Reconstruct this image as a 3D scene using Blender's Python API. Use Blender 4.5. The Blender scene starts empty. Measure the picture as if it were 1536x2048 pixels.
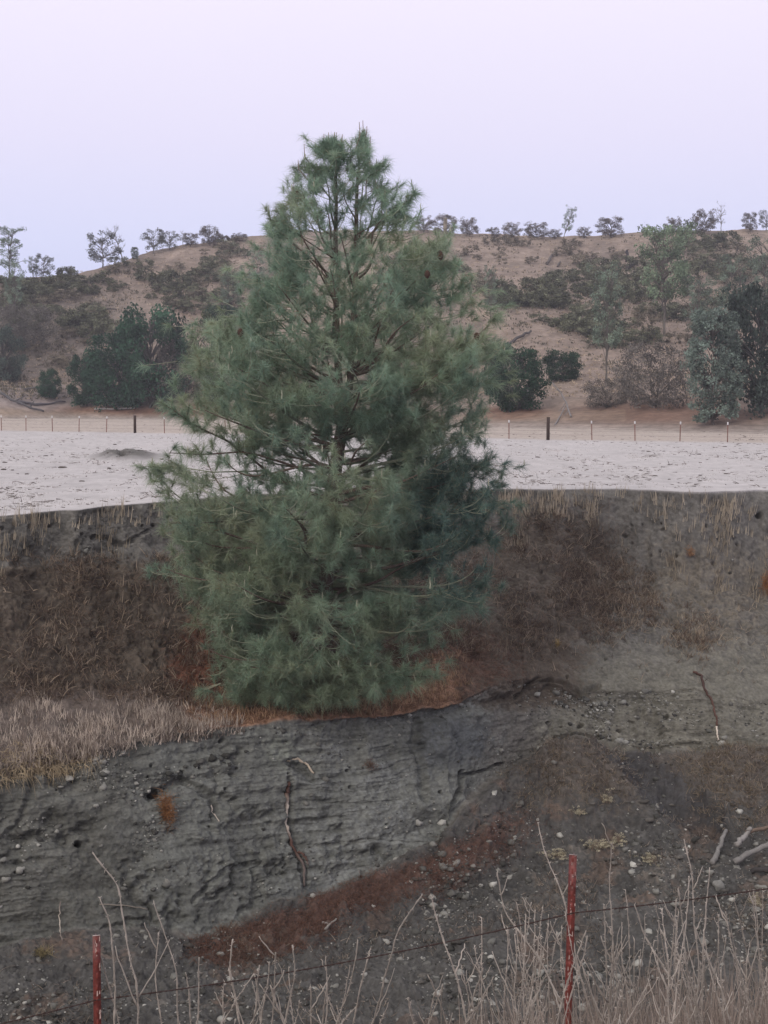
import bpy, math, random
import numpy as np
from mathutils import Vector

# ------------------------------------------------------------------ camera, sky, light
SC = bpy.context.scene
COL = SC.collection
F, CX, CY = 2974.0, 768.0, 1024.0          # focal length and centre of the frame, in photo pixels
TILT = math.atan(234.0 / F)
CAMZ = 3.1
cam_d = bpy.data.cameras.new("camera"); cam = bpy.data.objects.new("camera", cam_d); COL.objects.link(cam)
cam.location = (0, 0, CAMZ); cam.rotation_euler = (math.pi / 2 - TILT, 0, 0)
cam_d.sensor_fit = 'VERTICAL'; cam_d.sensor_height = 24.0; cam_d.lens = 24.0 * F / 2048.0
cam_d.clip_start = 0.1; cam_d.clip_end = 3000
SC.camera = cam

W = bpy.data.worlds.new("World"); SC.world = W; W.use_nodes = True
nt = W.node_tree; nt.nodes.clear()
out = nt.nodes.new('ShaderNodeOutputWorld'); bg = nt.nodes.new('ShaderNodeBackground')
tc = nt.nodes.new('ShaderNodeTexCoord'); sp = nt.nodes.new('ShaderNodeSeparateXYZ')
nt.links.new(tc.outputs['Generated'], sp.inputs[0])
rp = nt.nodes.new('ShaderNodeValToRGB')
nt.links.new(sp.outputs['Z'], rp.inputs[0]); nt.links.new(rp.outputs[0], bg.inputs[0])
nt.links.new(bg.outputs[0], out.inputs[0])
els = rp.color_ramp.elements
SKY = [(0.0, (0.50, 0.54, 0.78)), (0.10, (0.655, 0.675, 0.90)), (0.165, (0.745, 0.715, 0.90)),
       (0.27, (0.85, 0.79, 0.92)), (0.5, (0.90, 0.87, 0.90)), (1.0, (0.88, 0.89, 0.92))]
els[0].position = SKY[0][0]; els[0].color = (*SKY[0][1], 1)
els[1].position = SKY[-1][0]; els[1].color = (*SKY[-1][1], 1)
for p_, c_ in SKY[1:-1]:
    e_ = els.new(p_); e_.color = (*c_, 1)
bg.inputs[1].default_value = 1.15

sun_d = bpy.data.lights.new("dusk_glow", 'SUN'); sun = bpy.data.objects.new("dusk_glow", sun_d); COL.objects.link(sun)
sun_d.energy = 1.45; sun_d.angle = math.radians(28); sun_d.color = (1.0, 0.93, 0.82)
sun.rotation_euler = (math.radians(60), 0, math.radians(-30))      # low, from behind the camera, a little from the left
sun.location = (-10, -20, 30)
SC.view_settings.view_transform = 'Standard'; SC.view_settings.look = 'None'
SC.view_settings.exposure = 0.0; SC.view_settings.gamma = 1.0
SC.render.engine = 'CYCLES'
SC.cycles.max_bounces = 5; SC.cycles.diffuse_bounces = 3; SC.cycles.volume_bounces = 0
SC.cycles.use_denoising = True
SC.cycles.caustics_reflective = False; SC.cycles.caustics_refractive = False

# ------------------------------------------------------------------ maths helpers
sa, ca = math.sin(TILT), math.cos(TILT)
def pt(px, py, D):
    px, py, D = np.broadcast_arrays(np.asarray(px, float), np.asarray(py, float), np.asarray(D, float))
    xc = (px - CX) / F; yc = -(py - CY) / F
    dy = yc * sa + ca; dz = yc * ca - sa
    s = D / dy
    return np.stack([xc * s, D, CAMZ + dz * s], -1)
def pz(px, py, z):
    px, py, z = np.broadcast_arrays(np.asarray(px, float), np.asarray(py, float), np.asarray(z, float))
    xc = (px - CX) / F; yc = -(py - CY) / F
    dy = yc * sa + ca; dz = yc * ca - sa
    s = (z - CAMZ) / dz
    return np.stack([xc * s, dy * s, z], -1)
def proj(P):
    y = P[..., 1]; z = P[..., 2] - CAMZ
    fw = y * ca - z * sa; up = y * sa + z * ca
    fw = np.maximum(fw, 0.01)
    return CX + F * P[..., 0] / fw, CY - F * up / fw

def _h(ix, iy, iz, seed):
    h = (ix * np.uint32(374761393) + iy * np.uint32(668265263) + iz * np.uint32(2147483647) + np.uint32(seed * 1013904223 & 0xffffffff))
    h = (h ^ (h >> np.uint32(13))) * np.uint32(1274126177)
    h = (h ^ (h >> np.uint32(16))) * np.uint32(2246822519)
    h = h ^ (h >> np.uint32(15))
    return h.astype(np.float32) * np.float32(2.0 / 4294967295.0) - np.float32(1)
def vnoise(x, y, z, seed=0):
    x, y, z = np.broadcast_arrays(x, y, z)
    xf = np.floor(x); yf = np.floor(y); zf = np.floor(z)
    ix = xf.astype(np.int64).astype(np.uint32); iy = yf.astype(np.int64).astype(np.uint32); iz = zf.astype(np.int64).astype(np.uint32)
    u = (x - xf).astype(np.float32); v = (y - yf).astype(np.float32); w = (z - zf).astype(np.float32)
    u = u * u * (3 - 2 * u); v = v * v * (3 - 2 * v); w = w * w * (3 - 2 * w)
    o = np.uint32(1)
    a = _h(ix, iy, iz, seed) * (1 - u) + _h(ix + o, iy, iz, seed) * u
    b = _h(ix, iy + o, iz, seed) * (1 - u) + _h(ix + o, iy + o, iz, seed) * u
    c = _h(ix, iy, iz + o, seed) * (1 - u) + _h(ix + o, iy, iz + o, seed) * u
    d = _h(ix, iy + o, iz + o, seed) * (1 - u) + _h(ix + o, iy + o, iz + o, seed) * u
    return (a * (1 - v) + b * v) * (1 - w) + (c * (1 - v) + d * v) * w
def fbm(x, y, z, octv=4, seed=0, gain=0.5):
    t = 0; a = 1.0; n = 0
    for k in range(octv):
        t = t + a * vnoise(x, y, z, seed + k * 7); n += a
        x = x * 2.03 + 11.3; y = y * 2.03 + 5.7; z = z * 2.03 + 3.1; a *= gain
    return t / n
def sst(a, b, x):
    t = np.clip((x - a) / (b - a), 0, 1); return t * t * (3 - 2 * t)
def ell(px, py, cx, cy, rx, ry, soft=0.35):
    d = np.sqrt(((px - cx) / rx) ** 2 + ((py - cy) / ry) ** 2)
    return 1 - sst(1 - soft, 1 + soft, d)
def polyd(px, py, pts):
    best = np.full(px.shape, 1e9)
    for (x0, y0), (x1, y1) in zip(pts[:-1], pts[1:]):
        dx, dy = x1 - x0, y1 - y0
        t = np.clip(((px - x0) * dx + (py - y0) * dy) / (dx * dx + dy * dy), 0, 1)
        best = np.minimum(best, np.hypot(px - x0 - t * dx, py - y0 - t * dy))
    return best
def mix(a, b, m):
    return a * (1 - m[..., None]) + np.asarray(b, float) * m[..., None]
def kl(tab, x):
    xs, ys = zip(*tab); return np.interp(x, xs, ys)
def unit(v):
    return v / np.maximum(np.linalg.norm(v, axis=-1, keepdims=True), 1e-9)

# ------------------------------------------------------------------ mesh helpers
def make_mesh(name, V, quads=None, tris=None, col=None, smooth=False):
    V = np.asarray(V, np.float32).reshape(-1, 3)
    me = bpy.data.meshes.new(name)
    q = np.zeros((0, 4), np.int32) if quads is None else np.asarray(quads, np.int32).reshape(-1, 4)
    t = np.zeros((0, 3), np.int32) if tris is None else np.asarray(tris, np.int32).reshape(-1, 3)
    loops = np.concatenate([q.ravel(), t.ravel()])
    starts = np.concatenate([np.arange(len(q)) * 4, len(q) * 4 + np.arange(len(t)) * 3]).astype(np.int32)
    me.vertices.add(len(V)); me.vertices.foreach_set('co', V.ravel())
    me.loops.add(len(loops)); me.loops.foreach_set('vertex_index', loops)
    me.polygons.add(len(starts)); me.polygons.foreach_set('loop_start', starts)
    me.update(calc_edges=True)
    if smooth: me.polygons.foreach_set('use_smooth', np.ones(len(starts), bool))
    if col is not None:
        c = np.ones((len(V), 4), np.float32); c[:, :3] = np.asarray(col).reshape(-1, 3) if np.asarray(col).ndim > 1 else np.asarray(col)
        at = me.color_attributes.new('Col', 'FLOAT_COLOR', 'POINT'); at.data.foreach_set('color', c.ravel())
    return me
def link(name, me, mat=None, parent=None, label=None, cat=None, group=None, kind=None, loc=None):
    o = bpy.data.objects.new(name, me); COL.objects.link(o)
    if mat is not None and not me.materials: me.materials.append(mat)
    if parent is not None: o.parent = parent
    if loc is not None: o.location = loc
    tag(o, label, cat, group, kind)
    return o
def tag(o, label=None, cat=None, group=None, kind=None):
    if label: o['label'] = label
    if cat: o['category'] = cat
    if group: o['group'] = group
    if kind: o['kind'] = kind
def empty(name, loc, label, cat, group=None):
    o = bpy.data.objects.new(name, None); COL.objects.link(o); o.location = loc
    o.empty_display_size = 0.3
    tag(o, label, cat, group); return o
def copy_tree(o, parent=None):
    c = o.copy(); COL.objects.link(c); c.parent = parent
    for ch in list(o.children): copy_tree(ch, c)
    return c
class Acc:
    """collects pieces (verts, quads, tris, colours) into one mesh"""
    def __init__(s): s.V = []; s.Q = []; s.T = []; s.C = []; s.n = 0
    def add(s, V, Q=None, T=None, C=(1, 1, 1)):
        V = np.asarray(V, float).reshape(-1, 3)
        s.V.append(V)
        if Q is not None and len(Q): s.Q.append(np.asarray(Q).reshape(-1, 4) + s.n)
        if T is not None and len(T): s.T.append(np.asarray(T).reshape(-1, 3) + s.n)
        C = np.asarray(C, float)
        s.C.append(np.broadcast_to(C, V.shape) if C.ndim == 1 else C)
        s.n += len(V)
    def mesh(s, name, smooth=False, origin=None):
        V = np.concatenate(s.V)
        if origin is not None: V = V - np.asarray(origin)
        return make_mesh(name, V, np.concatenate(s.Q) if s.Q else None, np.concatenate(s.T) if s.T else None, np.concatenate(s.C), smooth)
def tube(acc, P, R, sides=6, C=(1, 1, 1), cap=True):
    P = np.asarray(P, float); R = np.broadcast_to(np.asarray(R, float), (len(P),))
    T = unit(np.gradient(P, axis=0))
    ref = np.array([0.31, 0.17, 0.93]) if abs(T[0] @ np.array([0.31, 0.17, 0.93])) < 0.9 else np.array([1.0, 0.1, 0])
    A = unit(np.cross(T, ref)); B = np.cross(T, A)
    an = np.arange(sides) * 2 * math.pi / sides
    V = P[:, None] + R[:, None, None] * (np.cos(an)[None, :, None] * A[:, None] + np.sin(an)[None, :, None] * B[:, None])
    n = len(P); i = np.arange(n - 1)[:, None] * sides; j = np.arange(sides)[None]; k = (j + 1) % sides
    Q = np.stack([i + j, i + k, i + sides + k, i + sides + j], -1).reshape(-1, 4)
    V = V.reshape(-1, 3)
    Tt = []
    if cap:
        V = np.concatenate([V, P[:1], P[-1:]])
        a, b = n * sides, n * sides + 1
        for m in range(sides):
            Tt.append((a, (m + 1) % sides, m)); Tt.append((b, (n - 1) * sides + m, (n - 1) * sides + (m + 1) % sides))
    C = np.asarray(C, float)
    if C.ndim == 2:
        C = np.repeat(C, sides, axis=0)
        if cap: C = np.concatenate([C, C[:1], C[-1:]])
    acc.add(V, Q, Tt, C)
def strands(acc, base, d, L, w, droop, col, seg=2, rng=None, tipw=0.25):
    """thin tapering blades, one per row of base"""
    rng = rng or np.random.default_rng(1)
    N = len(base); d = unit(d); L = np.broadcast_to(L, (N,)); w = np.broadcast_to(w, (N,)); droop = np.broadcast_to(droop, (N,))
    side = unit(np.cross(d, rng.normal(size=(N, 3))))
    col = np.broadcast_to(np.asarray(col, float), (N, 3))
    rows = []
    for k in range(seg):
        s = k / seg
        c = base + d * (L * s)[:, None]; c[:, 2] -= droop * L * s * s
        ww = (w * (1 - (1 - tipw) * s))[:, None] * 0.5
        rows += [c - side * ww, c + side * ww]
    c = base + d * L[:, None]; c[:, 2] -= droop * L
    rows.append(c)
    V = np.stack(rows, 1); m = 2 * seg + 1
    o = (np.arange(N) * m)[:, None]
    Q = np.concatenate([o + np.array([[2 * k, 2 * k + 1, 2 * k + 3, 2 * k + 2]]) for k in range(seg - 1)]) if seg > 1 else None
    T = o + np.array([[2 * seg - 2, 2 * seg - 1, 2 * seg]])
    acc.add(V.reshape(-1, 3), Q, T, np.repeat(col, m, axis=0))
def grid_quads(nr, nc):
    i = np.arange(nr - 1)[:, None] * nc; j = np.arange(nc - 1)[None]
    return np.stack([i + j, i + j + 1, i + nc + j + 1, i + nc + j], -1).reshape(-1, 4)
def normals(G):
    a = np.gradient(G, axis=0); b = np.gradient(G, axis=1)
    n = unit(np.cross(a, b)); n[n[..., 2] < -0.3] *= -1
    return n

# ------------------------------------------------------------------ materials
def mat(name, rough=0.9, n1=2.0, a1=0.25, n2=20.0, a2=0.25, bump=0.0, bscale=30.0, col=None, trans=0.0, rnd=0.0, spec=0.15, bdist=0.02, stretch=None):
    m = bpy.data.materials.new(name); m.use_nodes = True
    t = m.node_tree; b = t.nodes['Principled BSDF']; o = t.nodes['Material Output']
    b.inputs['Roughness'].default_value = rough; b.inputs['Specular IOR Level'].default_value = spec
    if col is None:
        src = t.nodes.new('ShaderNodeVertexColor'); src.layer_name = 'Col'; c = src.outputs[0]
    else:
        src = t.nodes.new('ShaderNodeRGB'); src.outputs[0].default_value = (*col, 1); c = src.outputs[0]
    tcn = t.nodes.new('ShaderNodeTexCoord'); vec = tcn.outputs['Object']
    if stretch:
        mp = t.nodes.new('ShaderNodeMapping'); mp.inputs['Scale'].default_value = stretch
        t.links.new(vec, mp.inputs[0]); vec = mp.outputs[0]
    def mul(c, fac):
        x = t.nodes.new('ShaderNodeVectorMath'); x.operation = 'SCALE'
        t.links.new(c, x.inputs[0]); t.links.new(fac, x.inputs['Scale']); return x.outputs[0]
    for sc_, am in ((n1, a1), (n2, a2)):
        if am <= 0: continue
        n = t.nodes.new('ShaderNodeTexNoise'); n.inputs['Scale'].default_value = sc_; n.inputs['Detail'].default_value = 6
        n.inputs['Roughness'].default_value = 0.65
        t.links.new(vec, n.inputs['Vector'])
        r = t.nodes.new('ShaderNodeMapRange'); r.inputs[1].default_value = 0.25; r.inputs[2].default_value = 0.75
        r.inputs[3].default_value = 1 - am; r.inputs[4].default_value = 1 + am
        t.links.new(n.outputs[0], r.inputs[0]); c = mul(c, r.outputs[0])
    if rnd > 0:
        oi = t.nodes.new('ShaderNodeObjectInfo')
        r = t.nodes.new('ShaderNodeMapRange'); r.inputs[3].default_value = 1 - rnd; r.inputs[4].default_value = 1 + rnd
        t.links.new(oi.outputs['Random'], r.inputs[0]); c = mul(c, r.outputs[0])
    t.links.new(c, b.inputs['Base Color'])
    if bump > 0:
        n = t.nodes.new('ShaderNodeTexNoise'); n.inputs['Scale'].default_value = bscale; n.inputs['Detail'].default_value = 8
        n.inputs['Roughness'].default_value = 0.7; t.links.new(vec, n.inputs['Vector'])
        bp = t.nodes.new('ShaderNodeBump'); bp.inputs['Strength'].default_value = bump; bp.inputs['Distance'].default_value = bdist
        t.links.new(n.outputs[0], bp.inputs['Height']); t.links.new(bp.outputs[0], b.inputs['Normal'])
    if trans > 0:
        tr = t.nodes.new('ShaderNodeBsdfTranslucent'); ms = t.nodes.new('ShaderNodeMixShader'); ms.inputs[0].default_value = trans
        t.links.new(c, tr.inputs[0]); t.links.new(b.outputs[0], ms.inputs[1]); t.links.new(tr.outputs[0], ms.inputs[2])
        t.links.new(ms.outputs[0], o.inputs['Surface'])
    return m
M_bank = mat('eroded_earth', n1=1.3, a1=0.22, n2=14, a2=0.30, bump=0.9, bscale=9, bdist=0.06)
M_field = mat('pale_field', n1=0.8, a1=0.10, n2=9, a2=0.14, bump=0.6, bscale=5, bdist=0.05, stretch=(0.45, 1, 1))
M_hill = mat('dry_hillside', n1=0.12, a1=0.22, n2=1.2, a2=0.34, bump=0.8, bscale=0.8, bdist=0.6)
M_grass = mat('dry_stems', n1=3, a1=0.2, n2=0, a2=0, trans=0.25)
M_needle = mat('pine_needles', n1=0.9, a1=0.16, n2=0, a2=0, trans=0.48, rough=0.65)
M_bark = mat('bark', n1=3, a1=0.2, n2=25, a2=0.35, bump=0.8, bscale=20, bdist=0.03, stretch=(1, 1, 0.4))
M_leaf = mat('leaves', n1=0.5, a1=0.3, n2=0, a2=0, trans=0.2, rnd=0.18)
M_twig = mat('twigs', n1=0.8, a1=0.2, n2=0, a2=0, rnd=0.15)
M_stone = mat('stone', n1=6, a1=0.2, n2=60, a2=0.2, bump=0.5, bscale=40, rnd=0.2)
M_wood = mat('weathered_wood', n1=4, a1=0.25, n2=40, a2=0.3, bump=0.6, bscale=30, bdist=0.01)
M_post = mat('rusty_red_paint', n1=14, a1=0.6, n2=70, a2=0.5, bump=0.6, bscale=50, bdist=0.004, rough=0.42, spec=0.5)
M_wire = mat('rusty_wire', col=(0.05, 0.03, 0.028), n1=9, a1=0.2, n2=0, a2=0, rough=0.7)

# ------------------------------------------------------------------ the gully: field rim, banks, floor, near bank
rng = np.random.default_rng(7)
pxs = np.concatenate([np.linspace(-1200, -460, 50), np.linspace(-450, -42, 100), np.linspace(-38, 1574, 850), np.linspace(1578, 2010, 105), np.linspace(2020, 2750, 50)])
NC = len(pxs)
jit = lambda s, a, sc=70.0: a * fbm(pxs / sc, 0 * pxs, 0 * pxs + s, 2, int(s * 10))
RIM = [(-1200, 1120), (-350, 1050), (0, 1031), (150, 1019), (320, 1004), (500, 990), (700, 982), (900, 978), (1200, 978), (1300, 980), (1400, 985), (1480, 980), (1536, 981), (2700, 990)]
K2 = [(-400, 1150), (0, 1118), (150, 1108), (320, 1090), (700, 1095), (950, 1075), (1100, 1085), (1250, 1130), (1400, 1170), (1536, 1190)]
K3 = [(-400, 1420), (0, 1400), (300, 1400), (480, 1402), (700, 1395), (900, 1340), (1000, 1300), (1100, 1292), (1250, 1285), (1400, 1300), (1536, 1315)]
K4 = [(-400, 1580), (0, 1530), (130, 1508), (250, 1488), (330, 1460), (450, 1453), (560, 1441), (740, 1428), (850, 1420), (920, 1405), (960, 1385), (1000, 1366), (1060, 1350), (1100, 1362), (1150, 1385), (1300, 1377), (1400, 1382), (1536, 1400)]
K5 = [(-400, 1930), (0, 1895), (150, 1862), (300, 1858), (400, 1874), (480, 1842), (560, 1797), (620, 1790), (700, 1760), (800, 1716), (880, 1682), (905, 1640), (930, 1600), (980, 1560), (1050, 1512), (1100, 1484), (1150, 1471), (1220, 1478), (1300, 1500), (1420, 1502), (1480, 1492), (1536, 1500)]
K6 = [(-400, 2000), (0, 1985), (400, 1960), (800, 1850), (1100, 1705), (1300, 1685), (1536, 1692)]
D2d = [(-400, 0.7), (320, 0.8), (700, 1.2), (1100, 1.2), (1536, 1.3)]
D3 = [(-400, 33), (0, 34), (500, 36.3), (740, 37.8), (900, 39.8), (1000, 41.5), (1200, 43.2), (1536, 43.6)]
D4 = [(-400, 30.5), (0, 31.5), (330, 33.5), (560, 35), (740, 36), (900, 37.5), (1000, 39.5), (1100, 41.3), (1300, 41.6), (1536, 41.2)]
D5 = [(-400, 29), (0, 30), (400, 31.8), (560, 33.3), (900, 36), (1000, 38.4), (1100, 40.1), (1300, 40.3), (1536, 40.0)]
D6 = [(-400, 27.5), (0, 28), (400, 30), (800, 33), (1100, 36.4), (1400, 36.5), (1536, 36)]
rim = pz(pxs, kl(RIM, pxs) + jit(1, 2.0, 40), 0.0)
k2 = pt(pxs, kl(K2, pxs) + jit(2, 14), rim[:, 1] - kl(D2d, pxs))
k3 = pt(pxs, kl(K3, pxs) + jit(3, 8), kl(D3, pxs))
k4 = pt(pxs, kl(K4, pxs) + jit(4, 7, 60), kl(D4, pxs) + jit(4.5, 0.15))
k5 = pt(pxs, kl(K5, pxs) + jit(5, 9), kl(D5, pxs))
k6 = pt(pxs, kl(K6, pxs) + jit(6, 9), kl(D6, pxs))
k7 = pt(pxs, 2056 + 0 * pxs, 28.0 + 0.0006 * (pxs - 768))
fx = np.interp(pxs, [-1200, -100, 1636, 2750], [-1.9, -1, 1, 1.9])
def near(D, half, z, amp):
    return np.stack([fx * half, 0 * fx + D + jit(D + 60, 0.4), 0 * fx + z + jit(D + 30, amp)], -1)
keys = [(pz(pxs, 0 * pxs + 832, 0.0) * np.array([1.5, 1.5, 1]), 8), (pz(pxs, 0 * pxs + 832, 0.0), 150), (rim, 75), (k2, 170), (k3, 40), (k4, 260), (k5, 90), (k6, 170), (k7, 30),
        (near(20, 11.0, -6.6, 0.3), 12), (near(12, 11.5, -4.4, 0.3), 30), (near(8.2, 12, -1.5, 0.12), 20), (near(5.2, 12, -0.25, 0.08), 20), (near(2.0, 12, 1.1, 0.05), 10), (near(-6, 14, 1.45, 0.05), 0)]
rows = []; ends = []
for (A, n), (B, _) in zip(keys[:-1], keys[1:]):
    fieldseg = len(ends) == 1
    t = np.arange(n) / n
    if fieldseg:            # even spacing in the picture rather than on the ground
        ya = 832.0; yb = kl(RIM, pxs)
        off = B - pz(pxs, yb, 0.0)
        for q in t: rows.append(pz(pxs, ya + (yb - ya) * q, 0.0) + off * q ** 8)
    else:
        for q in t: rows.append(A * (1 - q) + B * q)
    ends.append(len(rows))
rows.append(keys[-1][0])
G = np.array(rows); NR = len(G)
e_far, r_rim, r2, r3, r4, r5, r6, r7, r8, r9, r10, r11 = ends[:12]
PX, PY = proj(G)
ridx = np.arange(NR)[:, None] + 0 * PX
N0 = normals(G)
# blur normals down the rows so that the displaced faces keep clear of each other
for _ in range(10): N0[1:-1] = (N0[:-2] + N0[1:-1] + N0[2:]) / 3
N0 = unit(N0)
X, Y, Z = G[..., 0], G[..., 1], G[..., 2]
bankw = sst(r_rim - 1, r_rim + 10, ridx) * (1 - sst(r9, r10, ridx))
cliff = sst(r4 - 4, r4 + 8, ridx) * (1 - sst(r5 - 10, r5 + 6, ridx))
upper = sst(r_rim, r_rim + 12, ridx) * (1 - sst(r2 - 5, r2 + 25, ridx))
rightw = sst(1000, 1150, PX + 40 * fbm(X, Y, Z, 3, 5))        # right side: the whole bank is bare and layered
slope = sst(r2, r2 + 20, ridx) * (1 - sst(r3 - 10, r3 + 5, ridx))
floor_ = sst(r5 - 3, r5 + 12, ridx)
disp = np.zeros_like(X)
big = fbm(X * 0.45, Y * 0.45, Z * 0.7, 3, 11)
med = fbm(X * 1.6, Y * 1.6, Z * 1.9, 4, 12)
fine = fbm(X * 6, Y * 6, Z * 7, 4, 13, 0.6)
disp += bankw * (0.22 * big + 0.12 * med + 0.065 * fine + 0.02 * fbm(X * 15, Y * 15, Z * 15, 2, 14))
layer = np.clip(cliff + 0.45 * rightw * slope * sst(1150, 1250, PY) + 0.2 * upper, 0, 1)
zz = Z + 0.02 * X + 0.25 * fbm(X * 0.25, Y * 0.2, 0 * X, 2, 21) + 0.05 * fine
st = fbm(X * 0.4, Y * 0.3, zz * 7.5, 4, 22, 0.6)
st2 = fbm(X * 1.3, Y * 0.6, zz * 16, 3, 23, 0.6)
step = np.clip(st * 3.0, -1, 1)
lay_n = sst(-0.25, 0.35, fbm(X * 0.35, Y * 0.35, Z * 0.5, 3, 25))      # layering fades in and out along the face
facet = np.abs(fbm(X * 1.1 + 3, Y * 1.1, Z * 1.6, 3, 27)) + 0.5 * np.abs(fbm(X * 3.3, Y * 3.3, Z * 5, 3, 28))
disp += layer * ((0.004 + 0.026 * lay_n) * step + 0.016 * lay_n * np.clip(st2 * 2.5, -1, 1) + 0.07 * np.clip(med * 2, -1, 1) - 0.09 * facet + 0.012 * fbm(X * 18, Y * 18, Z * 26, 2, 29))
disp -= cliff * (0.09 * med + .035 * fine)
gul = 1 - np.abs(vnoise(X * 0.45 + 0.9 * med + 0.5 * big, 0 * X, 0.5 * Z, 31))
disp -= (cliff + 0.35 * upper) * 0.16 * sst(0.7, 1.0, gul)
pit = sst(0.34, 0.62, fbm(X * 2.6, Y * 2.6, Z * 3.2, 3, 41))
disp -= (layer + upper * 0.6) * 0.05 * pit
clod = np.maximum(0, fbm(X * 3.2, Y * 3.2, Z * 3.2, 3, 43))
disp += (floor_ * bankw * 0.30 + slope * 0.2) * clod + floor_ * bankw * .10 * np.maximum(0, fbm(X * 8, Y * 8, Z * 8, 2, 45))
disp += slope * 0.07 * fbm(X * 9, Y * 9, Z * 9, 2, 44)
HOLES = [(314, 1582, 13, 0.5), (158, 1686, 8, 0.4), (61, 1053, 6, 0.3), (105, 1049, 5, 0.3), (188, 1073, 5, 0.3), (3, 1058, 4, 0.25),
         (1519, 1031, 6, 0.35), (1162, 1446, 7, 0.35), (1242, 1455, 6, 0.3), (1332, 1434, 6, 0.3), (1186, 1408, 4, 0.3), (1304, 1507, 6, 0.3),
         (1246, 1070, 4, 0.25), (1260, 1085, 4, 0.25), (1000, 1655, 5, .2), (700, 1540, 4, .2), (450, 1478, 5, .2)]
rho = random.Random(9)
for _ in range(46): HOLES.append((rho.uniform(1000, 1530), rho.uniform(1040, 1470), rho.uniform(2.5, 4.5), .2))
for _ in range(20): HOLES.append((rho.uniform(-20, 330), rho.uniform(1045, 1180), rho.uniform(2.5, 4.5), .2))
for _ in range(26): HOLES.append((rho.uniform(20, 900), rho.uniform(1480, 1760), rho.uniform(2.5, 4.5), .15))
holemask = np.zeros_like(X)
for hx, hy, hr, hd in HOLES:
    d = np.hypot(PX - hx, (PY - hy) * 1.15)
    m = 1 - sst(0.55, 1.1, d / hr); disp -= hd * m
    holemask = np.maximum(holemask, m)
CRACKS = [([(1083, 1352), (1062, 1368), (1040, 1395)], 6, 0.28), ([(1075, 1355), (1120, 1368), (1160, 1383), (1200, 1370)], 5, 0.2),
          ([(1010, 1525), (985, 1535), (955, 1545), (925, 1550)], 4, 0.14), ([(930, 1545), (925, 1580), (905, 1610)], 7, 0.25),
          ([(842, 1440), (835, 1480), (850, 1530), (845, 1600)], 12, 0.16), ([(580, 1525), (600, 1530), (628, 1560)], 9, 0.12),
          ([(583, 1560), (590, 1640), (602, 1700), (615, 1770)], 10, 0.14), ([(390, 1800), (450, 1740), (520, 1720)], 7, 0.12),
          ([(1110, 1478), (1160, 1465), (1200, 1470)], 6, 0.25), ([(1200, 1480), (1300, 1497), (1400, 1492)], 5, 0.08),
          ([(200, 1075), (250, 1090), (300, 1060)], 7, 0.12), ([(30, 1130), (65, 1100), (95, 1130)], 12, 0.12),
          ([(640, 1600), (720, 1608), (800, 1600)], 3, 0.04), ([(640, 1690), (740, 1680), (860, 1690)], 3, 0.04), ([(300, 1590), (370, 1555), (430, 1590), (440, 1620)], 12, 0.2)]
for pl, w, dd in CRACKS:
    d = polyd(PX + 7 * fine, PY + 7 * med, pl); disp -= dd * (1 - sst(0.3, 1.0, d / w))
# mound and slanting fan of earth on the right
disp += floor_ * 0.5 * ell(PX, PY, 1120, 1560, 150, 70, 0.9) + floor_ * 0.35 * ell(PX, PY, 1460, 1580, 90, 70, 0.9)
disp -= floor_ * 0.45 * polyd(PX, PY, [(1220, 1480), (1290, 1560), (1420, 1660)]).clip(0, 40).__rsub__(40) / 40
# field: low mound with a burrow, light unevenness
fld = 1 - sst(r_rim - 12, r_rim - 1, ridx)
disp_f = fld * (0.05 * fbm(X * 0.25, Y * 0.25, 0 * X, 4, 51) + 0.03 * fbm(X * 1.5, Y * 0.8, 0 * X, 3, 52))
d_m = ell(PX, PY, 255, 915, 62, 9, 0.5)
disp_f += 0.34 * d_m * (0.8 + 0.5 * fbm(X * 1.5, Y * .5, 0 * X, 3, 53)) - 0.22 * ell(PX, PY, 243, 915, 7, 5, 0.6)
G2 = G + N0 * (disp * bankw)[..., None]; G2[..., 2] += disp_f
# near bank roughness
nb = sst(r8, r9, ridx); G2[..., 2] += nb * 0.06 * fbm(X * 1.5, Y * 1.5, 0 * X, 4, 61)

# colours of the ground itself
wx = PX + 22 * big + 16 * med; wy = PY + 16 * fbm(X * .8, Y * .8, Z * .8, 3, 71) + 10 * fine
grain = fbm(X * 14, Y * 14, Z * 14, 2, 77); gr2 = fbm(X * 3.5, Y * 3.5, Z * 3.5, 3, 78)
def bmix(a, b, m, hard=0.35):
    b = np.asarray(b, float)
    m = np.clip(m, 0, 1); mm = sst(0.5 - hard, 0.5 + hard, m + 0.30 * gr2 + 0.25 * grain * 1.4 - 0.04)
    return mix(a, b, mm * sst(0.02, 0.15, m))
BAND = [(420, 1885), (520, 1868), (640, 1828), (740, 1785), (850, 1745), (960, 1690), (1060, 1640)]
C = np.zeros(G.shape) + np.array([0.135, 0.126, 0.116])
C = bmix(C, (0.150, 0.141, 0.120), rightw * sst(1130, 1400, wy + 60 * big) * (1 - sst(1490, 1530, wy)) * .9)
C = bmix(C, (0.092, 0.074, 0.060), sst(1105, 1150, wy) * (1 - sst(1395, 1440, wy)) * (1 - sst(1080, 1260, wx)))
C = bmix(C, (0.100, 0.082, 0.068), ell(wx, wy, 1080, 1150, 190, 130, 0.5) * 0.9)
C = bmix(C, (0.150, 0.130, 0.105), ell(wx, wy, 1420, 1180, 160, 120, 0.6) * 0.6)
C = bmix(C, (0.122, 0.074, 0.056), np.clip(ell(wx, wy, 440, 1340, 95, 110, 0.5) + ell(wx, wy, 620, 1330, 200, 110, 0.4) + ell(wx, wy, 880, 1330, 130, 75, 0.8), 0, 1) * 0.85)
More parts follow.
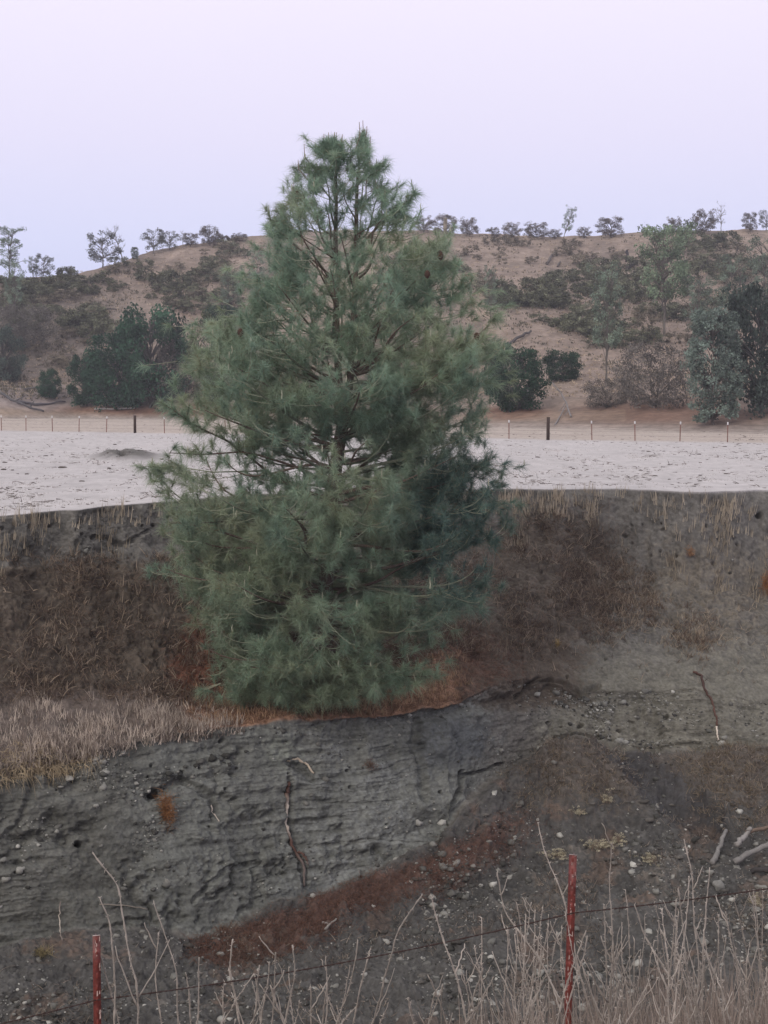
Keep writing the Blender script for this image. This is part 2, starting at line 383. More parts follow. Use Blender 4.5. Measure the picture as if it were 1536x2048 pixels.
# grassy sill on the left, rust coloured needle litter along the ledge
led = sst(kl(K3, PX) - 45, kl(K3, PX) - 5, wy) * (1 - sst(r4 - 3, r4 + 5, ridx))
C = bmix(C, (0.135, 0.108, 0.095), led * (1 - sst(300, 460, wx)) * 0.9)
C = bmix(C, (0.155, 0.070, 0.046), slope * ell(wx, wy, 430, 1330, 90, 100, .6) * .9)
C = bmix(C, (0.30, 0.175, 0.118), led * sst(280, 460, wx) * (1 - sst(860, 960, wx)))
C = bmix(C, (0.152, 0.155, 0.145), cliff * (1 - sst(880, 1080, wx)) )
C = bmix(C, (0.112, 0.110, 0.100), cliff * (1 - sst(200, 420, wx)) * 0.75)
C = bmix(C, (0.185, 0.190, 0.182), cliff * sst(480, 640, wx) * (1 - sst(820, 880, wx)) * sst(0, 0.3, st + 0.15) * 0.8)
C = bmix(C, (0.10, 0.105, 0.108), np.clip(cliff * ell(wx, wy, 620, 1820, 90, 45, 0.5) + cliff * ell(wx, wy, 900, 1480, 80, 60, 0.5), 0, 1) * 0.8)
C = bmix(C, (0.20, 0.21, 0.185), cliff * ell(wx, wy, 560, 1500, 45, 45, 0.6) * 0.5)
C = bmix(C, C * 0.78, layer * sst(0.05, 0.35, -st2))
C = bmix(C, (0.085, 0.081, 0.078), floor_)
C = bmix(C, (0.108, 0.092, 0.080), floor_ * (1 - sst(1560, 1700, wy)) * sst(900, 1160, wx) * .9)
C = bmix(C, (0.066, 0.063, 0.065), floor_ * (1 - sst(5, 75, polyd(wx, wy, [(1220, 1500), (1300, 1570), (1420, 1660)]))))
C = bmix(C, (0.112, 0.069, 0.057), (floor_ * (1 - sst(4, 62, polyd(wx, wy, BAND) + 40 * big + 26 * gr2)) * (1 - .6 * sst(880, 1080, wx))).clip(0, 1) * .9)
C = bmix(C, (0.155, 0.132, 0.112), floor_ * ell(wx, wy, 1180, 1760, 260, 70, 0.7) * 0.5 * sst(-0.2, 0.3, med))
C = bmix(C, (0.12, 0.09, 0.075), floor_ * sst(0.15, 0.4, fbm(X * .9, Y * .9, Z, 3, 81)) * 0.6)
C = C * (1 + 0.22 * med + 0.30 * fine + 0.35 * grain)[..., None]
# pale grey field, tan beyond the fence, dark droppings and bare streaks
fbase = pz(pxs, 861.7 + (pxs - 3) * (883.5 - 861.7) / (1360 - 3), 0)[:, 1]
Cf = np.zeros(G.shape) + np.array([0.452, 0.422, 0.425])
Cf = mix(Cf, (0.40, 0.34, 0.305), sst(-2.0, 3.0, Y - fbase[None]))
s1 = fbm(X * 0.35, Y * 0.09, 0 * X, 4, 91, 0.6); s2 = fbm(X * 1.1, Y * 0.35, 0 * X, 4, 92, 0.65); s3 = fbm(X * 4, Y * 1.2, 0 * X, 3, 93, 0.65)
Cf = mix(Cf, (0.30, 0.26, 0.25), sst(0.36, 0.5, .62 * s2 + .65 * s3) * 0.5 * (1 - sst(925, 955, PY)))
Cf = Cf * (1 + .08 * s1 + .15 * s3 + .10 * s2)[..., None]
Cf = mix(Cf, np.array([0.105, 0.098, 0.09])[None, None] * (1 + .5 * s3[..., None]), d_m * 0.95); Cf = mix(Cf, (0.06, 0.055, 0.05), ell(PX, PY, 243, 915, 7, 5, 0.6) * .8)
lip = 1 - sst(r_rim - 1, r_rim + 2, ridx)
C = C * (1 - lip[..., None]) + Cf * lip[..., None]
C = mix(C, (0.20, 0.17, 0.14), sst(r8, r9, ridx))
C = np.clip(C, 0.01, 0.9)
fo = slice(0, r_rim + 1)
link('field', make_mesh('field', G2[fo].reshape(-1, 3), grid_quads(r_rim + 1, NC), None, C[fo].reshape(-1, 3), True), M_field, kind='structure')
bo = slice(r_rim, NR)
link('gully_terrain', make_mesh('gully_terrain', G2[bo].reshape(-1, 3), grid_quads(NR - r_rim, NC), None, C[bo].reshape(-1, 3), True), M_bank, kind='structure')
PX2, PY2 = proj(G2)
NG = normals(G2)
def scatter(wt, n, rg):
    """n ground points drawn with probability wt over the gully grid -> positions, normals, photo x, y"""
    p = wt.ravel().astype(float); p = p / p.sum()
    i = rg.choice(p.size, n, p=p)
    P = G2.reshape(-1, 3)[i] + rg.normal(size=(n, 3)) * 0.012
    return P, NG.reshape(-1, 3)[i], PX2.ravel()[i], PY2.ravel()[i]
def ground(px, py):
    """where the line through photo point (px, py) first meets the gully ground"""
    j = int(np.argmin(np.abs(pxs - px)))
    col = PY2[e_far:r8, j]; k = len(col) - 1
    while k > 0 and not (col[k] >= py > col[k - 1]): k -= 1
    if k <= 0: return pz(px, py, 0.0)
    t = (col[k] - py) / max(col[k] - col[k - 1], 1e-6)
    a, b = G2[e_far + k, j], G2[e_far + k - 1, j]
    return a * (1 - t) + b * t
def ground_at(x, y):
    """ground height under the point (x, y) on the near bank"""
    sub = G2[r8:]; d = (sub[..., 0] - x) ** 2 + (sub[..., 1] - y) ** 2
    return float(sub.reshape(-1, 3)[int(np.argmin(d)), 2])

# ------------------------------------------------------------------ the hill
hx = np.linspace(-1100, 2640, 700)
NH = len(hx)
hj = lambda s, a, sc=120.0: a * fbm(hx / sc, 0 * hx, 0 * hx + s, 4, int(s * 10) + 300)
FOOT = [(-1100, 838), (0, 838), (150, 836), (400, 838), (600, 845), (950, 855), (1100, 858), (1300, 862), (1536, 866), (2640, 876)]
SKYL = [(-1100, 590), (-350, 572), (0, 561), (60, 554), (150, 549), (230, 529), (300, 504), (370, 489), (470, 477), (540, 469), (650, 462), (850, 461), (920, 467), (1100, 473), (1200, 471), (1300, 464), (1400, 463), (1536, 458), (2640, 455)]
DSK = [(-1100, 246), (0, 252), (200, 262), (300, 282), (500, 300), (800, 310), (1536, 300), (2640, 300)]
foot = pz(hx, kl(FOOT, hx), -0.02)
DF = foot[:, 1]
h1 = pt(hx, 806 + 0 * hx + hj(1, 6), DF + .12 * (236 - DF) + 2)
h2 = pt(hx, np.interp(hx, [0, 600, 1536], [725, 700, 720]) + hj(2, 12), DF + .5 * (236 - DF))
h3 = pt(hx, np.interp(hx, [0, 300, 700, 1100, 1536], [610, 600, 590, 600, 610]) + hj(3, 12), np.interp(hx, [0, 250, 900, 1536], [232, 236, 236, 228]))
h4 = pt(hx, kl(SKYL, hx) + hj(4, 2.2, 60), kl(DSK, hx))
h5 = h4 + np.array([0, 45, -5.0]); h6 = h4 * np.array([1.4, 1.4, 0]) + np.array([0, 0, -10.0])
pre = foot * np.array([0.92, 0.92, 1]); pre[:, 2] = -0.6
hk = [(pre, 4), (foot, 30), (h1, 90), (h2, 100), (h3, 110), (h4, 20), (h5, 12), (h6, 0)]
HR = []
hends = []
for (A, n), (B, _) in zip(hk[:-1], hk[1:]):
    for q in np.arange(n) / n: HR.append(A * (1 - q) + B * q)
    hends.append(len(HR))
HR.append(h6); H = np.array(HR)
for _ in range(14): H[6:hends[4] - 2] = (H[5:hends[4] - 3] + H[6:hends[4] - 2] + H[7:hends[4] - 1]) / 3
hi = np.arange(len(H))[:, None] + 0 * H[..., 0]
env = sst(34, 130, hi) * (1 - sst(hends[4] - 60, hends[4] - 5, hi))
X, Y, Z = H[..., 0], H[..., 1], H[..., 2]
rel = fbm(X * 0.022, Y * 0.009, 0 * X, 4, 301)
H[..., 2] += env * (4.2 * rel - 3.0 * sst(0.75, 1.0, 1 - np.abs(vnoise(X * 0.03, Y * 0.006, 0 * X, 303))))
env2 = sst(0, 20, hi)
H[..., 2] += env2 * (0.35 * fbm(X * 0.25, Y * 0.25, 0 * X, 4, 302))
HPX, HPY = proj(H)
NHm = normals(H)
wx = HPX + 25 * fbm(X * .05, Y * .05, 0 * X, 4, 311); wy = HPY + 14 * fbm(X * .08, Y * .05, 0 * X, 4, 312)
HC = np.zeros(H.shape) + np.array([0.285, 0.220, 0.185])
HC = mix(HC, (0.40, 0.305, 0.235), sst(0.0, 0.45, fbm(X * .06, Y * .03, 0 * X, 5, 313, .6)) * 0.75)
HC = mix(HC, (0.155, 0.125, 0.108), sst(0.05, 0.35, fbm(X * .14, Y * .05, 0 * X, 5, 314, .6)) * 0.6)
HC = HC * (1 + .35 * fbm(X * .9, Y * .3, 0 * X, 3, 316, .7))[..., None]
HC = mix(HC, (0.17, 0.145, 0.13), np.clip(ell(wx, wy, 60, 660, 240, 120, .5) * 0.75, 0, 1))
HC = mix(HC, (0.30, 0.25, 0.245), ell(wx, wy, 50, 800, 110, 28, .5) * .8)
HC = mix(HC, (0.22, 0.105, 0.066), np.clip(ell(wx, wy, 240, 826, 120, 12, .5) + ell(wx, wy, 420, 822, 60, 14, .5) + ell(wx, wy, 1020, 828, 70, 16, .5) + ell(wx, wy, 1330, 832, 190, 26, .7) * .75, 0, 1) * 0.75)
HC = mix(HC, (0.36, 0.265, 0.20), (1 - sst(0.5, 1.0, np.abs(wy - 838) / 14)) * (wx < 1250) * 0.4)
HC = mix(HC, (0.40, 0.34, 0.31), 1 - sst(1, 16, hi))
HC = np.clip(HC * .92 * (1 + 0.14 * fbm(X * .5, Y * .5, Z * .5, 3, 315))[..., None], 0.01, 0.9)
link('hill', make_mesh('hill', H.reshape(-1, 3), grid_quads(len(H), NH), None, HC.reshape(-1, 3), True), M_hill, kind='structure')
def hillpt(px, py):
    j = int(np.argmin(np.abs(hx - px)))
    col = HPY[:hends[4] + 1, j]
    hit = np.nonzero((col[:-1] >= py) & (col[1:] < py))[0]
    if len(hit) == 0: return H[hends[4], j] if py < 600 else H[4, j]
    k = hit[0]; t = (col[k] - py) / max(col[k] - col[k + 1], 1e-6)
    return H[k, j] * (1 - t) + H[k + 1, j] * t
#@@OBJECTS
# ------------------------------------------------------------------ the big pine on the ledge
DT = 36.9
def tp(px, py, dy=0.0):
    p = pt(px, py, DT); p[..., 1] += dy; return p
rt = np.random.default_rng(11)
base = ground(652, 1408); base_z = base[2]
DT = float(base[1])
base = tp(652, 1408); base[2] = base_z
pine = empty('pine_tree', base.tolist(), 'tall grey green pine with a forked trunk and long drooping needles growing on the ledge', 'tree')
SIL_L = [(240, 3), (262, 30), (290, 45), (300, 62), (345, 75), (380, 112), (430, 130), (445, 158), (480, 130), (520, 128), (560, 150), (600, 165), (640, 205), (700, 282), (760, 300), (820, 310), (880, 345), (940, 362), (1000, 345), (1060, 335), (1120, 330), (1180, 300), (1240, 280), (1300, 235), (1350, 200), (1400, 120)]
SIL_R = [(240, 55), (280, 80), (300, 88), (340, 104), (400, 125), (440, 150), (480, 190), (520, 225), (560, 245), (600, 275), (650, 300), (700, 310), (800, 300), (880, 270), (940, 305), (1000, 325), (1060, 340), (1120, 345), (1180, 325), (1230, 290), (1280, 235), (1330, 215), (1380, 150), (1400, 60)]
AX = [(240, 690), (400, 680), (560, 680), (700, 680), (830, 688), (1000, 664), (1210, 652), (1410, 652)]
S = DT / F
def axis(py): return kl(AX, py)
trunk_path = [(652, 1412), (650, 1300), (650, 1210), (656, 1100), (663, 1000), (676, 900), (689, 833)]
leadA = [(689, 833), (678, 770), (674, 700), (672, 560), (671, 480), (673, 400), (672, 330), (669, 282)]
leadB = [(689, 833), (700, 770), (703, 700), (711, 560), (712, 450), (714, 360), (722, 290), (725, 262)]
def path3(pl, dy=0):
    a = np.array(pl, float); n = 24; s = np.linspace(0, 1, len(a)); q = np.linspace(0, 1, n)
    x = np.interp(q, s, a[:, 0]); y = np.interp(q, s, a[:, 1])
    P = tp(x, y); P[:, 1] += dy * q; return P
bark_c = np.array([0.115, 0.080, 0.066])
tk = Acc(); P = path3(trunk_path); P[0] = base - np.array([0, 0, 0.5])
tube(tk, P, np.linspace(0.21, 0.15, len(P)) + 0.08 * np.exp(-np.arange(len(P)) / 2.0), 12, bark_c)
trunk = link('trunk', tk.mesh('trunk', True, base), M_bark, pine)
for pl, r0, dy in ((leadA, 0.115, -0.15), (leadB, 0.10, 0.35)):
    a = Acc(); tube(a, path3(pl, dy), np.linspace(r0, 0.012, 24), 8, bark_c * 1.05); link('leader', a.mesh('leader', True, base), M_bark, pine)
def trunk_pt(py, which):
    if py > 833: a = np.array(trunk_path); dy = 0
    else: a = np.array(leadA if which == 0 else leadB); dy = (-0.15 if which == 0 else 0.35) * (833 - py) / 580
    o = np.argsort(a[:, 1]); x = np.interp(py, a[o, 1], a[o, 0]); p = tp(x, py); p[1] += dy; return p
limbs = Acc(); twigs = Acc(); nd_b = []; nd_d = []; tuft_pos = []; tuft_dir = []; tuft_sz = []
def bez(p0, p1, p2, p3, n):
    t = np.linspace(0, 1, n)[:, None]
    return (1 - t) ** 3 * p0 + 3 * (1 - t) ** 2 * t * p1 + 3 * (1 - t) * t * t * p2 + t ** 3 * p3
UP = np.array([0, 0, 1.0])
def reach(py, ph):
    L, R = kl(SIL_L, py), kl(SIL_R, py); c = math.cos(ph)
    side = R if c > 0 else L; avg = (L + R) / 2
    return (abs(c) * side + (1 - abs(c)) * avg) * S
def gap(px, py):
    """thin places where the field and the sky show through"""
    g = 0
    for cx, cy, rx, ry, k in ((560, 915, 170, 36, .5), (400, 850, 80, 30, .6), (640, 480, 60, 45, .55), (695, 410, 60, 90, .55), (600, 470, 60, 50, .4), (770, 450, 60, 50, .4), (740, 560, 50, 50, .4), (570, 760, 60, 30, .35), (820, 640, 60, 40, .4), (600, 1180, 60, 30, .4), (760, 1140, 60, 30, .4), (690, 1270, 60, 40, .5), (800, 1300, 110, 60, .75), (880, 1340, 70, 60, .9),
                              (560, 620, 60, 40, .45), (890, 590, 60, 40, .5), (950, 975, 40, 40, .3), (450, 600, 40, 60, .6), (700, 1010, 40, 25, .4), (620, 560, 50, 60, .4), (940, 470, 50, 40, .6)):
        d = ((px - cx) / rx) ** 2 + ((py - cy) / ry) ** 2
        if d < 1: g = max(g, k * (1 - d * d))
    return g
def tuft(p, d, sz): tuft_pos.append(p); tuft_dir.append(d); tuft_sz.append(sz)
def twig_col(): return np.array([0.25, 0.26, 0.19]) * rt.uniform(0.8, 1.25)
def clump_ok(p, k=1.0):
    n = float(fbm(np.array([p[0] * .8]), np.array([p[1] * .8]), np.array([p[2] * 1.0]), 2, 402)[0])
    x, y = proj(p); return rt.random() > k * (max(0.0, -n * 2.4 + .06) + gap(float(x), float(y)))
NB = 215; ga = 2.39996; made = 0; k = 0
while made < NB:
    k += 1
    q = (made + rt.random()) / NB
    py = 305 + (1362 - 305) * q ** 0.80
    ph = k * ga + rt.normal() * .2
    inner = rt.random() < 0.25
    Lr = reach(py, ph) * (rt.uniform(0.45, 0.75) if inner else rt.uniform(0.86, 1.02))
    made += 1
    if Lr < 0.15: continue
    high = 1 - sst(300, 900, py)
    rise = Lr * (0.22 + 0.75 * high + 0.10 * rt.normal()) if py < 1150 else Lr * (0.12 + rt.normal() * .08)
    py0 = min(py + rise / S, 1385)
    which = 0 if math.cos(ph) < 0.2 * rt.normal() else 1
    p0 = trunk_pt(py0, which)
    ax = axis(py); ctr = tp(ax, py)
    hd = np.array([math.cos(ph), math.sin(ph), 0.0])
    p3 = ctr + hd * Lr
    # keep tips of low limbs above the ledge
    flat = p3 - p0; Lb = np.linalg.norm(flat)
    p1 = p0 + hd * Lb * .33 + UP * (rise * .10 + Lb * .03); p2 = p3 - hd * Lb * .28 - UP * Lb * (.10 + .12 * rt.random())
    n = 14; B = bez(p0, p1, p2, p3, n)
    wob = rt.normal(size=3) * .05 * Lb; B += np.sin(np.linspace(0, math.pi * 2, n))[:, None] * wob * .5
    r0 = 0.012 + 0.011 * Lb
    cc = twig_col() * 0.85 if rt.random() < .5 else bark_c * 1.4
    tube(limbs, B, np.linspace(r0, 0.010, n), 5, cc)
    T = unit(np.gradient(B, axis=0))
    tuft(B[-1], unit(T[-1] + UP * .5), 1.0)
    ns = int(3 + Lb * 4.2)
    for m in range(ns):
        t = 0.26 + 0.72 * (m + rt.random()) / ns
        f = t * (n - 1); i = min(int(f), n - 2); p = B[i] * (1 - f + i) + B[i + 1] * (f - i)
        tt = T[i]; sd = 1 if (m % 2) else -1
        lat = unit(np.cross(tt, UP)) * sd
        ls = (0.22 + 0.34 * (1 - t)) * min(Lb, 3.2) * rt.uniform(.6, 1.15) + 0.12
        d0 = unit(tt * .75 + lat * .85 + UP * rt.normal() * .35)
        e = p + d0 * ls + UP * ls * rt.uniform(-.05, .25)
        if not clump_ok(e): continue
        mid = p + d0 * ls * .5 - UP * ls * .13
        q1 = bez(p, p + d0 * ls * .3 - UP * .05 * ls, mid + d0 * ls * .25 - UP * ls * .05, e + UP * .03, 6)
        tube(twigs, q1, np.linspace(0.011, 0.006, 6), 3, twig_col(), cap=False)
        dirE = unit(q1[-1] - q1[-2] + UP * .45)
        tuft(q1[-1], dirE, rt.uniform(.8, 1.1))
        for w_ in range(int(ls * 3.6)):
            u = rt.uniform(.3, .95); jx = min(int(u * 5), 4); b_ = q1[jx] * (1 - u * 5 + jx) + q1[jx + 1] * (u * 5 - jx)
            dd = unit(d0 * .5 + rt.normal(size=3) * .55 + UP * .5); l2 = rt.uniform(.12, .32)
            e2 = b_ + dd * l2
            if clump_ok(e2, .7):
                tube(twigs, [b_, b_ + dd * l2 * .5 - UP * .02, e2], [.007, .006, .005], 3, twig_col(), cap=False)
                tuft(e2, unit(dd + UP * .4), rt.uniform(.7, 1.0))
# the tops of the leaders and the bare looking upright shoots
for pl, dy in ((leadA, -.15), (leadB, .35)):
    P_ = path3(pl, dy)
    for i in range(12, 24):
        for _ in range(2 if i < 20 else 3):
            d = unit(np.append(rt.normal(size=2) * .5, 1.0)); l2 = rt.uniform(.2, .5) * (1 if i < 20 else .35)
            e2 = P_[i] + d * l2; tube(twigs, [P_[i], e2 - d * .15, e2], [.012, .009, .007], 3, bark_c * 1.2, cap=False); tuft(e2 - d * .1, d, .9)
for x, y, h in ((611, 318, 24), (586, 390, 28), (726, 262, 26), (720, 270, 26), (740, 300, 26), (733, 262, 14), (648, 282, 12), (657, 276, 12), (672, 274, 14), (683, 272, 12), (665, 285, 14), (600, 345, 18)):
    p = tp(x, y, rt.normal() * .3); e = p + np.array([rt.normal() * .01, 0, h * S]); root = p - UP * .5 + np.array([(axis(y) - x) * S * .4, 0, 0])
    tube(limbs, [root, p, e], [.014, .013, .007], 5, bark_c * 1.9)
    for _ in range(3): tuft(p + rt.normal(size=3) * np.array([.05, .05, .08]) - UP * .1, unit(np.append(rt.normal(size=2) * .4, 1.0)), .9)
# one long limb stands out at the upper right, one at the lower left, bare stubs low on the trunk
def big_limb(pl, r0, tufts, dy=0.0, col=None):
    a = np.array(pl, float); P_ = tp(a[:, 0], a[:, 1]); P_[:, 1] += np.linspace(0, dy, len(a))
    q = np.linspace(0, len(a) - 1, 14); Q = np.stack([np.interp(q, range(len(a)), P_[:, i]) for i in range(3)], -1)
    tube(limbs, Q, np.linspace(r0, .009, 14), 5, bark_c if col is None else col)
    for _ in range(tufts):
        i = rt.integers(5, 14); d = unit(unit(Q[-1] - Q[0]) * .5 + rt.normal(size=3) * .6 + UP * .6); l2 = rt.uniform(.05, .35)
        tube(twigs, [Q[i], Q[i] + d * l2], [.008, .006], 3, bark_c, cap=False); tuft(Q[i] + d * l2, d, rt.uniform(.8, 1.1))
big_limb([(712, 500), (760, 450), (795, 425), (815, 410), (828, 392)], .035, 15, -.3)
big_limb([(712, 470), (745, 452), (775, 440), (800, 405)], .02, 10, -.2)
big_limb([(672, 520), (610, 480), (570, 450), (535, 440)], .02, 12, -.4)
big_limb([(660, 1000), (560, 960), (470, 885), (400, 850), (358, 818)], .045, 34, -1.2)
big_limb([(670, 980), (590, 930), (500, 900), (420, 905), (360, 900)], .04, 24, -1.8)
big_limb([(655, 1040), (540, 1030), (430, 1034), (372, 1028)], .028, 2, -2.6, bark_c * .6)
big_limb([(650, 1262), (690, 1290), (720, 1330), (755, 1342)], .024, 6, -2.6, np.array([.33, .31, .27]))
big_limb([(640, 1260), (610, 1262), (600, 1262)], .02, 1, -2.2, np.array([.33, .31, .27]))
big_limb([(652, 1340), (740, 1318), (800, 1335), (865, 1325)], .024, 22, -1.8)
big_limb([(655, 1300), (560, 1350), (500, 1375), (470, 1372)], .024, 22, -1.6)
big_limb([(689, 800), (730, 765), (790, 740), (870, 725), (905, 690)], .03, 12, -1.8, np.array([.22, .23, .19]))
big_limb([(684, 790), (640, 770), (590, 790), (520, 800)], .026, 12, -1.9, np.array([.22, .23, .19]))
for px_, py_, n_ in ((560, 452, 8), (592, 408, 8), (552, 520, 12), (548, 575, 16), (500, 632, 18), (520, 700, 16), (850, 470, 9), (885, 520, 12), (925, 575, 16), (950, 625, 18), (815, 440, 8), (960, 760, 18), (610, 620, 14), (780, 560, 14), (905, 1195, 34), (850, 1210, 26), (760, 1020, 34), (800, 1000, 26), (560, 1130, 26), (470, 1235, 26), (640, 1335, 26), (560, 1340, 20), (820, 1318, 18), (600, 1060, 22), (960, 930, 22), (965, 1000, 20), (975, 700, 24), (345, 930, 26), (400, 720, 22), (440, 660, 20),
                     (645, 300, 14), (668, 298, 20), (690, 318, 14), (705, 310, 16), (752, 335, 14), (620, 345, 14), (660, 340, 14), (735, 390, 14), (475, 1338, 14), (690, 1345, 18), (780, 1338, 8), (530, 1348, 16), (600, 1352, 16)):
    # bushy ends of limbs
    yy = -1.5 if abs(px_ - 670) < 200 and py_ > 500 else -.4
    c_ = tp(px_, py_, yy); ax_ = tp(axis(py_), py_ + 20, 0)
    hd = unit(c_ - ax_); tube(limbs, [ax_ + (c_ - ax_) * .45, ax_ + (c_ - ax_) * .75 - UP * .1, c_], [.02, .016, .01], 5, twig_col())
    for _ in range(n_):
        o_ = rt.normal(size=3) * np.array([.42, .3, .20]) * (1.0 if py_ > 360 and n_ > 8 else .55); d = unit(hd * .6 + o_ + UP * .5)
        tube(twigs, [c_ + o_ * .35, c_ + o_ - UP * .03], [.008, .006], 3, twig_col(), cap=False); tuft(c_ + o_, d, rt.uniform(.8, 1.1))
tuft_pos = np.array(tuft_pos); tuft_dir = np.array(tuft_dir); tuft_sz = np.array(tuft_sz)
NT = len(tuft_pos); print('tufts', NT)
PER = 84
for i_ in np.nonzero(rt.random(NT) < .05)[0]:      # pale upright buds at the ends of the shoots
    p = tuft_pos[i_]; tube(twigs, [p, p + UP * .10 + rt.normal(size=3) * .012, p + UP * rt.uniform(.12, .2)], [.014, .012, .008], 4, np.array([.34, .33, .25]) * rt.uniform(.8, 1.2), cap=False)
ti = np.repeat(np.arange(NT), PER)
u = rt.random(NT * PER)
bb = tuft_pos[ti] - tuft_dir[ti] * (u * rt.uniform(.10, .34, NT)[ti])[:, None]
dd = unit(tuft_dir[ti] * rt.uniform(.3, 1.2, NT * PER)[:, None] + rt.normal(size=(NT * PER, 3)) * rt.uniform(.38, .68, NT)[ti][:, None])
LL = rt.uniform(.18, .40, NT * PER) * tuft_sz[ti]
tx, ty = proj(tuft_pos)
hue = fbm(tuft_pos[:, 0] * .9, tuft_pos[:, 1] * .9, tuft_pos[:, 2] * .9, 3, 451)
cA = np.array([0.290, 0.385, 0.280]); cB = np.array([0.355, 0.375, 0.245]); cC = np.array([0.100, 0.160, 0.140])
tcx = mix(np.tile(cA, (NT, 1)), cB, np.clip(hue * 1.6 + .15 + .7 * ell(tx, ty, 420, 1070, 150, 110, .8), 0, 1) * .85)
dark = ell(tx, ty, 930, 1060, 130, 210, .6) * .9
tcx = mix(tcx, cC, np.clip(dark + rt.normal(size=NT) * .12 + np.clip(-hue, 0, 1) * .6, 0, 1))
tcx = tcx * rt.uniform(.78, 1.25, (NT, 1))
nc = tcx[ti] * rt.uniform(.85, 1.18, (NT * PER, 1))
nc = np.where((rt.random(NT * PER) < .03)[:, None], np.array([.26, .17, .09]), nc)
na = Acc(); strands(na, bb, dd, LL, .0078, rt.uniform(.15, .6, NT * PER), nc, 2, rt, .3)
link('limbs', limbs.mesh('limbs', False, base), M_bark, pine, kind='stuff')
link('twigs', twigs.mesh('twigs', False, base), M_twig, pine, kind='stuff')
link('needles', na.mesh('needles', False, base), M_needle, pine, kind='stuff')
def cone_mesh():
    a = Acc(); V = []; Q = []; T = []; n1, n2 = 12, 10
    for i in range(n1):
        t = i / (n1 - 1); r = .072 * math.sin(math.pi * (0.08 + .9 * t)) ** .8
        for j in range(n2):
            an = 2 * math.pi * (j + .5 * (i % 2)) / n2; rr = r * (1.18 if i % 2 else .86)
            V.append((rr * math.cos(an), rr * math.sin(an), -t * .19))
    Q = grid_wrap(n1, n2); a.add(V, Q, None, (0.07, 0.042, 0.030)); return a.mesh('pine_cone')
def grid_wrap(n1, n2):
    Q = []
    for i in range(n1 - 1):
        for j in range(n2):
            k_ = (j + 1) % n2; Q.append((i * n2 + j, i * n2 + k_, (i + 1) * n2 + k_, (i + 1) * n2 + j))
    return Q
cm = cone_mesh()
for x, y, dy in ((598, 392, -.9), (608, 396, -.8), (498, 665, -2.2), (849, 557, -2.4), (949, 668, -.9), (877, 508, -.9), (878, 513, -1.0)):
    c_ = link('pine_cone', cm, M_bark, pine); c_.location = (tp(x, y, dy) - base).tolist()

# ------------------------------------------------------------------ trees and shrubs of the hill: one of each kind, then copies
def leaves(acc, c, rad, n, size, col, rg, flat=.75):
    """n small leaf faces spread in a lumpy ball round c"""
    v = unit(rg.normal(size=(n, 3))) * (rg.random((n, 1)) ** .45) * rad; v[:, 2] *= flat
    P_ = c + v; A_ = unit(rg.normal(size=(n, 3))); B_ = unit(np.cross(A_, rg.normal(size=(n, 3))))
    s_ = size * rg.uniform(.6, 1.3, (n, 1))
    V = np.stack([P_ - A_ * s_, P_ - B_ * s_ * .6, P_ + A_ * s_, P_ + B_ * s_ * .6], 1).reshape(-1, 3)
    cc = np.repeat(np.asarray(col) * rg.uniform(.75, 1.3, (n, 1)), 4, axis=0)
    acc.add(V, np.arange(4 * n).reshape(-1, 4), None, cc)
def make_tree(h, w, trunk_h, ncl, rcl, nl, size, col, bark, seed, lean=0.0, zlo=.35, forks=1, rtr=.03, shape='round', twiggy=0):
    rg = np.random.default_rng(seed); tr = Acc(); cr = Acc()
    tops = []
    for f in range(forks):
        an = rg.random() * 6.28; off = (0 if forks == 1 else w * .18)
        top = np.array([lean * h + math.cos(an) * off, math.sin(an) * off, h * rg.uniform(.78, .92)])
        P_ = np.array([[0, 0, -.3], [top[0] * .15, top[1] * .15, trunk_h * .6], [top[0] * .45, top[1] * .45, h * .5], top]) ; q = np.linspace(0, 3, 10)
        Pq = np.stack([np.interp(q, range(4), P_[:, i]) for i in range(3)], -1) + np.append(np.zeros((1, 3)), rg.normal(size=(9, 3)) * h * .008, 0)
        tube(tr, Pq, np.linspace(h * rtr, h * rtr * .2, 10), 6, bark); tops.append(Pq)
    for i in range(ncl):
        zf = rg.uniform(zlo, 1.0)
        if shape == 'round': rr = w * .5 * math.sqrt(max(0.05, 1 - ((zf - (.5 + zlo / 2)) / (.62 * (1 - zlo * .6))) ** 2))
        elif shape == 'cone': rr = w * .5 * (1.02 - zf) / (1 - zlo) + .1 * w
        else: rr = w * .5 * (.55 + .45 * zf)
        an = rg.random() * 6.28; r_ = rr * rg.uniform(.35, 1) ** .6
        c_ = np.array([math.cos(an) * r_ + lean * h * zf, math.sin(an) * r_, h * zf - rcl * .3])
        Pq = tops[rg.integers(len(tops))]; zz_ = max(trunk_h * .8, c_[2] - r_ * rg.uniform(.5, .9)); j_ = int(np.argmin(np.abs(Pq[:, 2] - zz_))); s0 = Pq[j_]
        tube(tr, bez(s0, s0 + (c_ - s0) * .3 + UP * .04 * h, s0 + (c_ - s0) * .7 + UP * .03 * h, c_, 5), np.linspace(h * rtr * .38, h * rtr * .1, 5), 4, bark, cap=False)
        for _ in range(twiggy):
            d_ = unit(rg.normal(size=3) + UP * .4 + unit(c_ - s0) * .6); tube(tr, [c_, c_ + d_ * rcl * rg.uniform(.5, 1.2)], [h * rtr * .11, h * rtr * .05], 3, bark, cap=False)
        if nl: leaves(cr, c_, rcl * rg.uniform(.7, 1.2), nl, size, np.asarray(col) * rg.uniform(.55, 1.6), rg)
    return tr.mesh('trunk'), (cr.mesh('crown') if nl else None)
GRB = (.115, .10, .095)
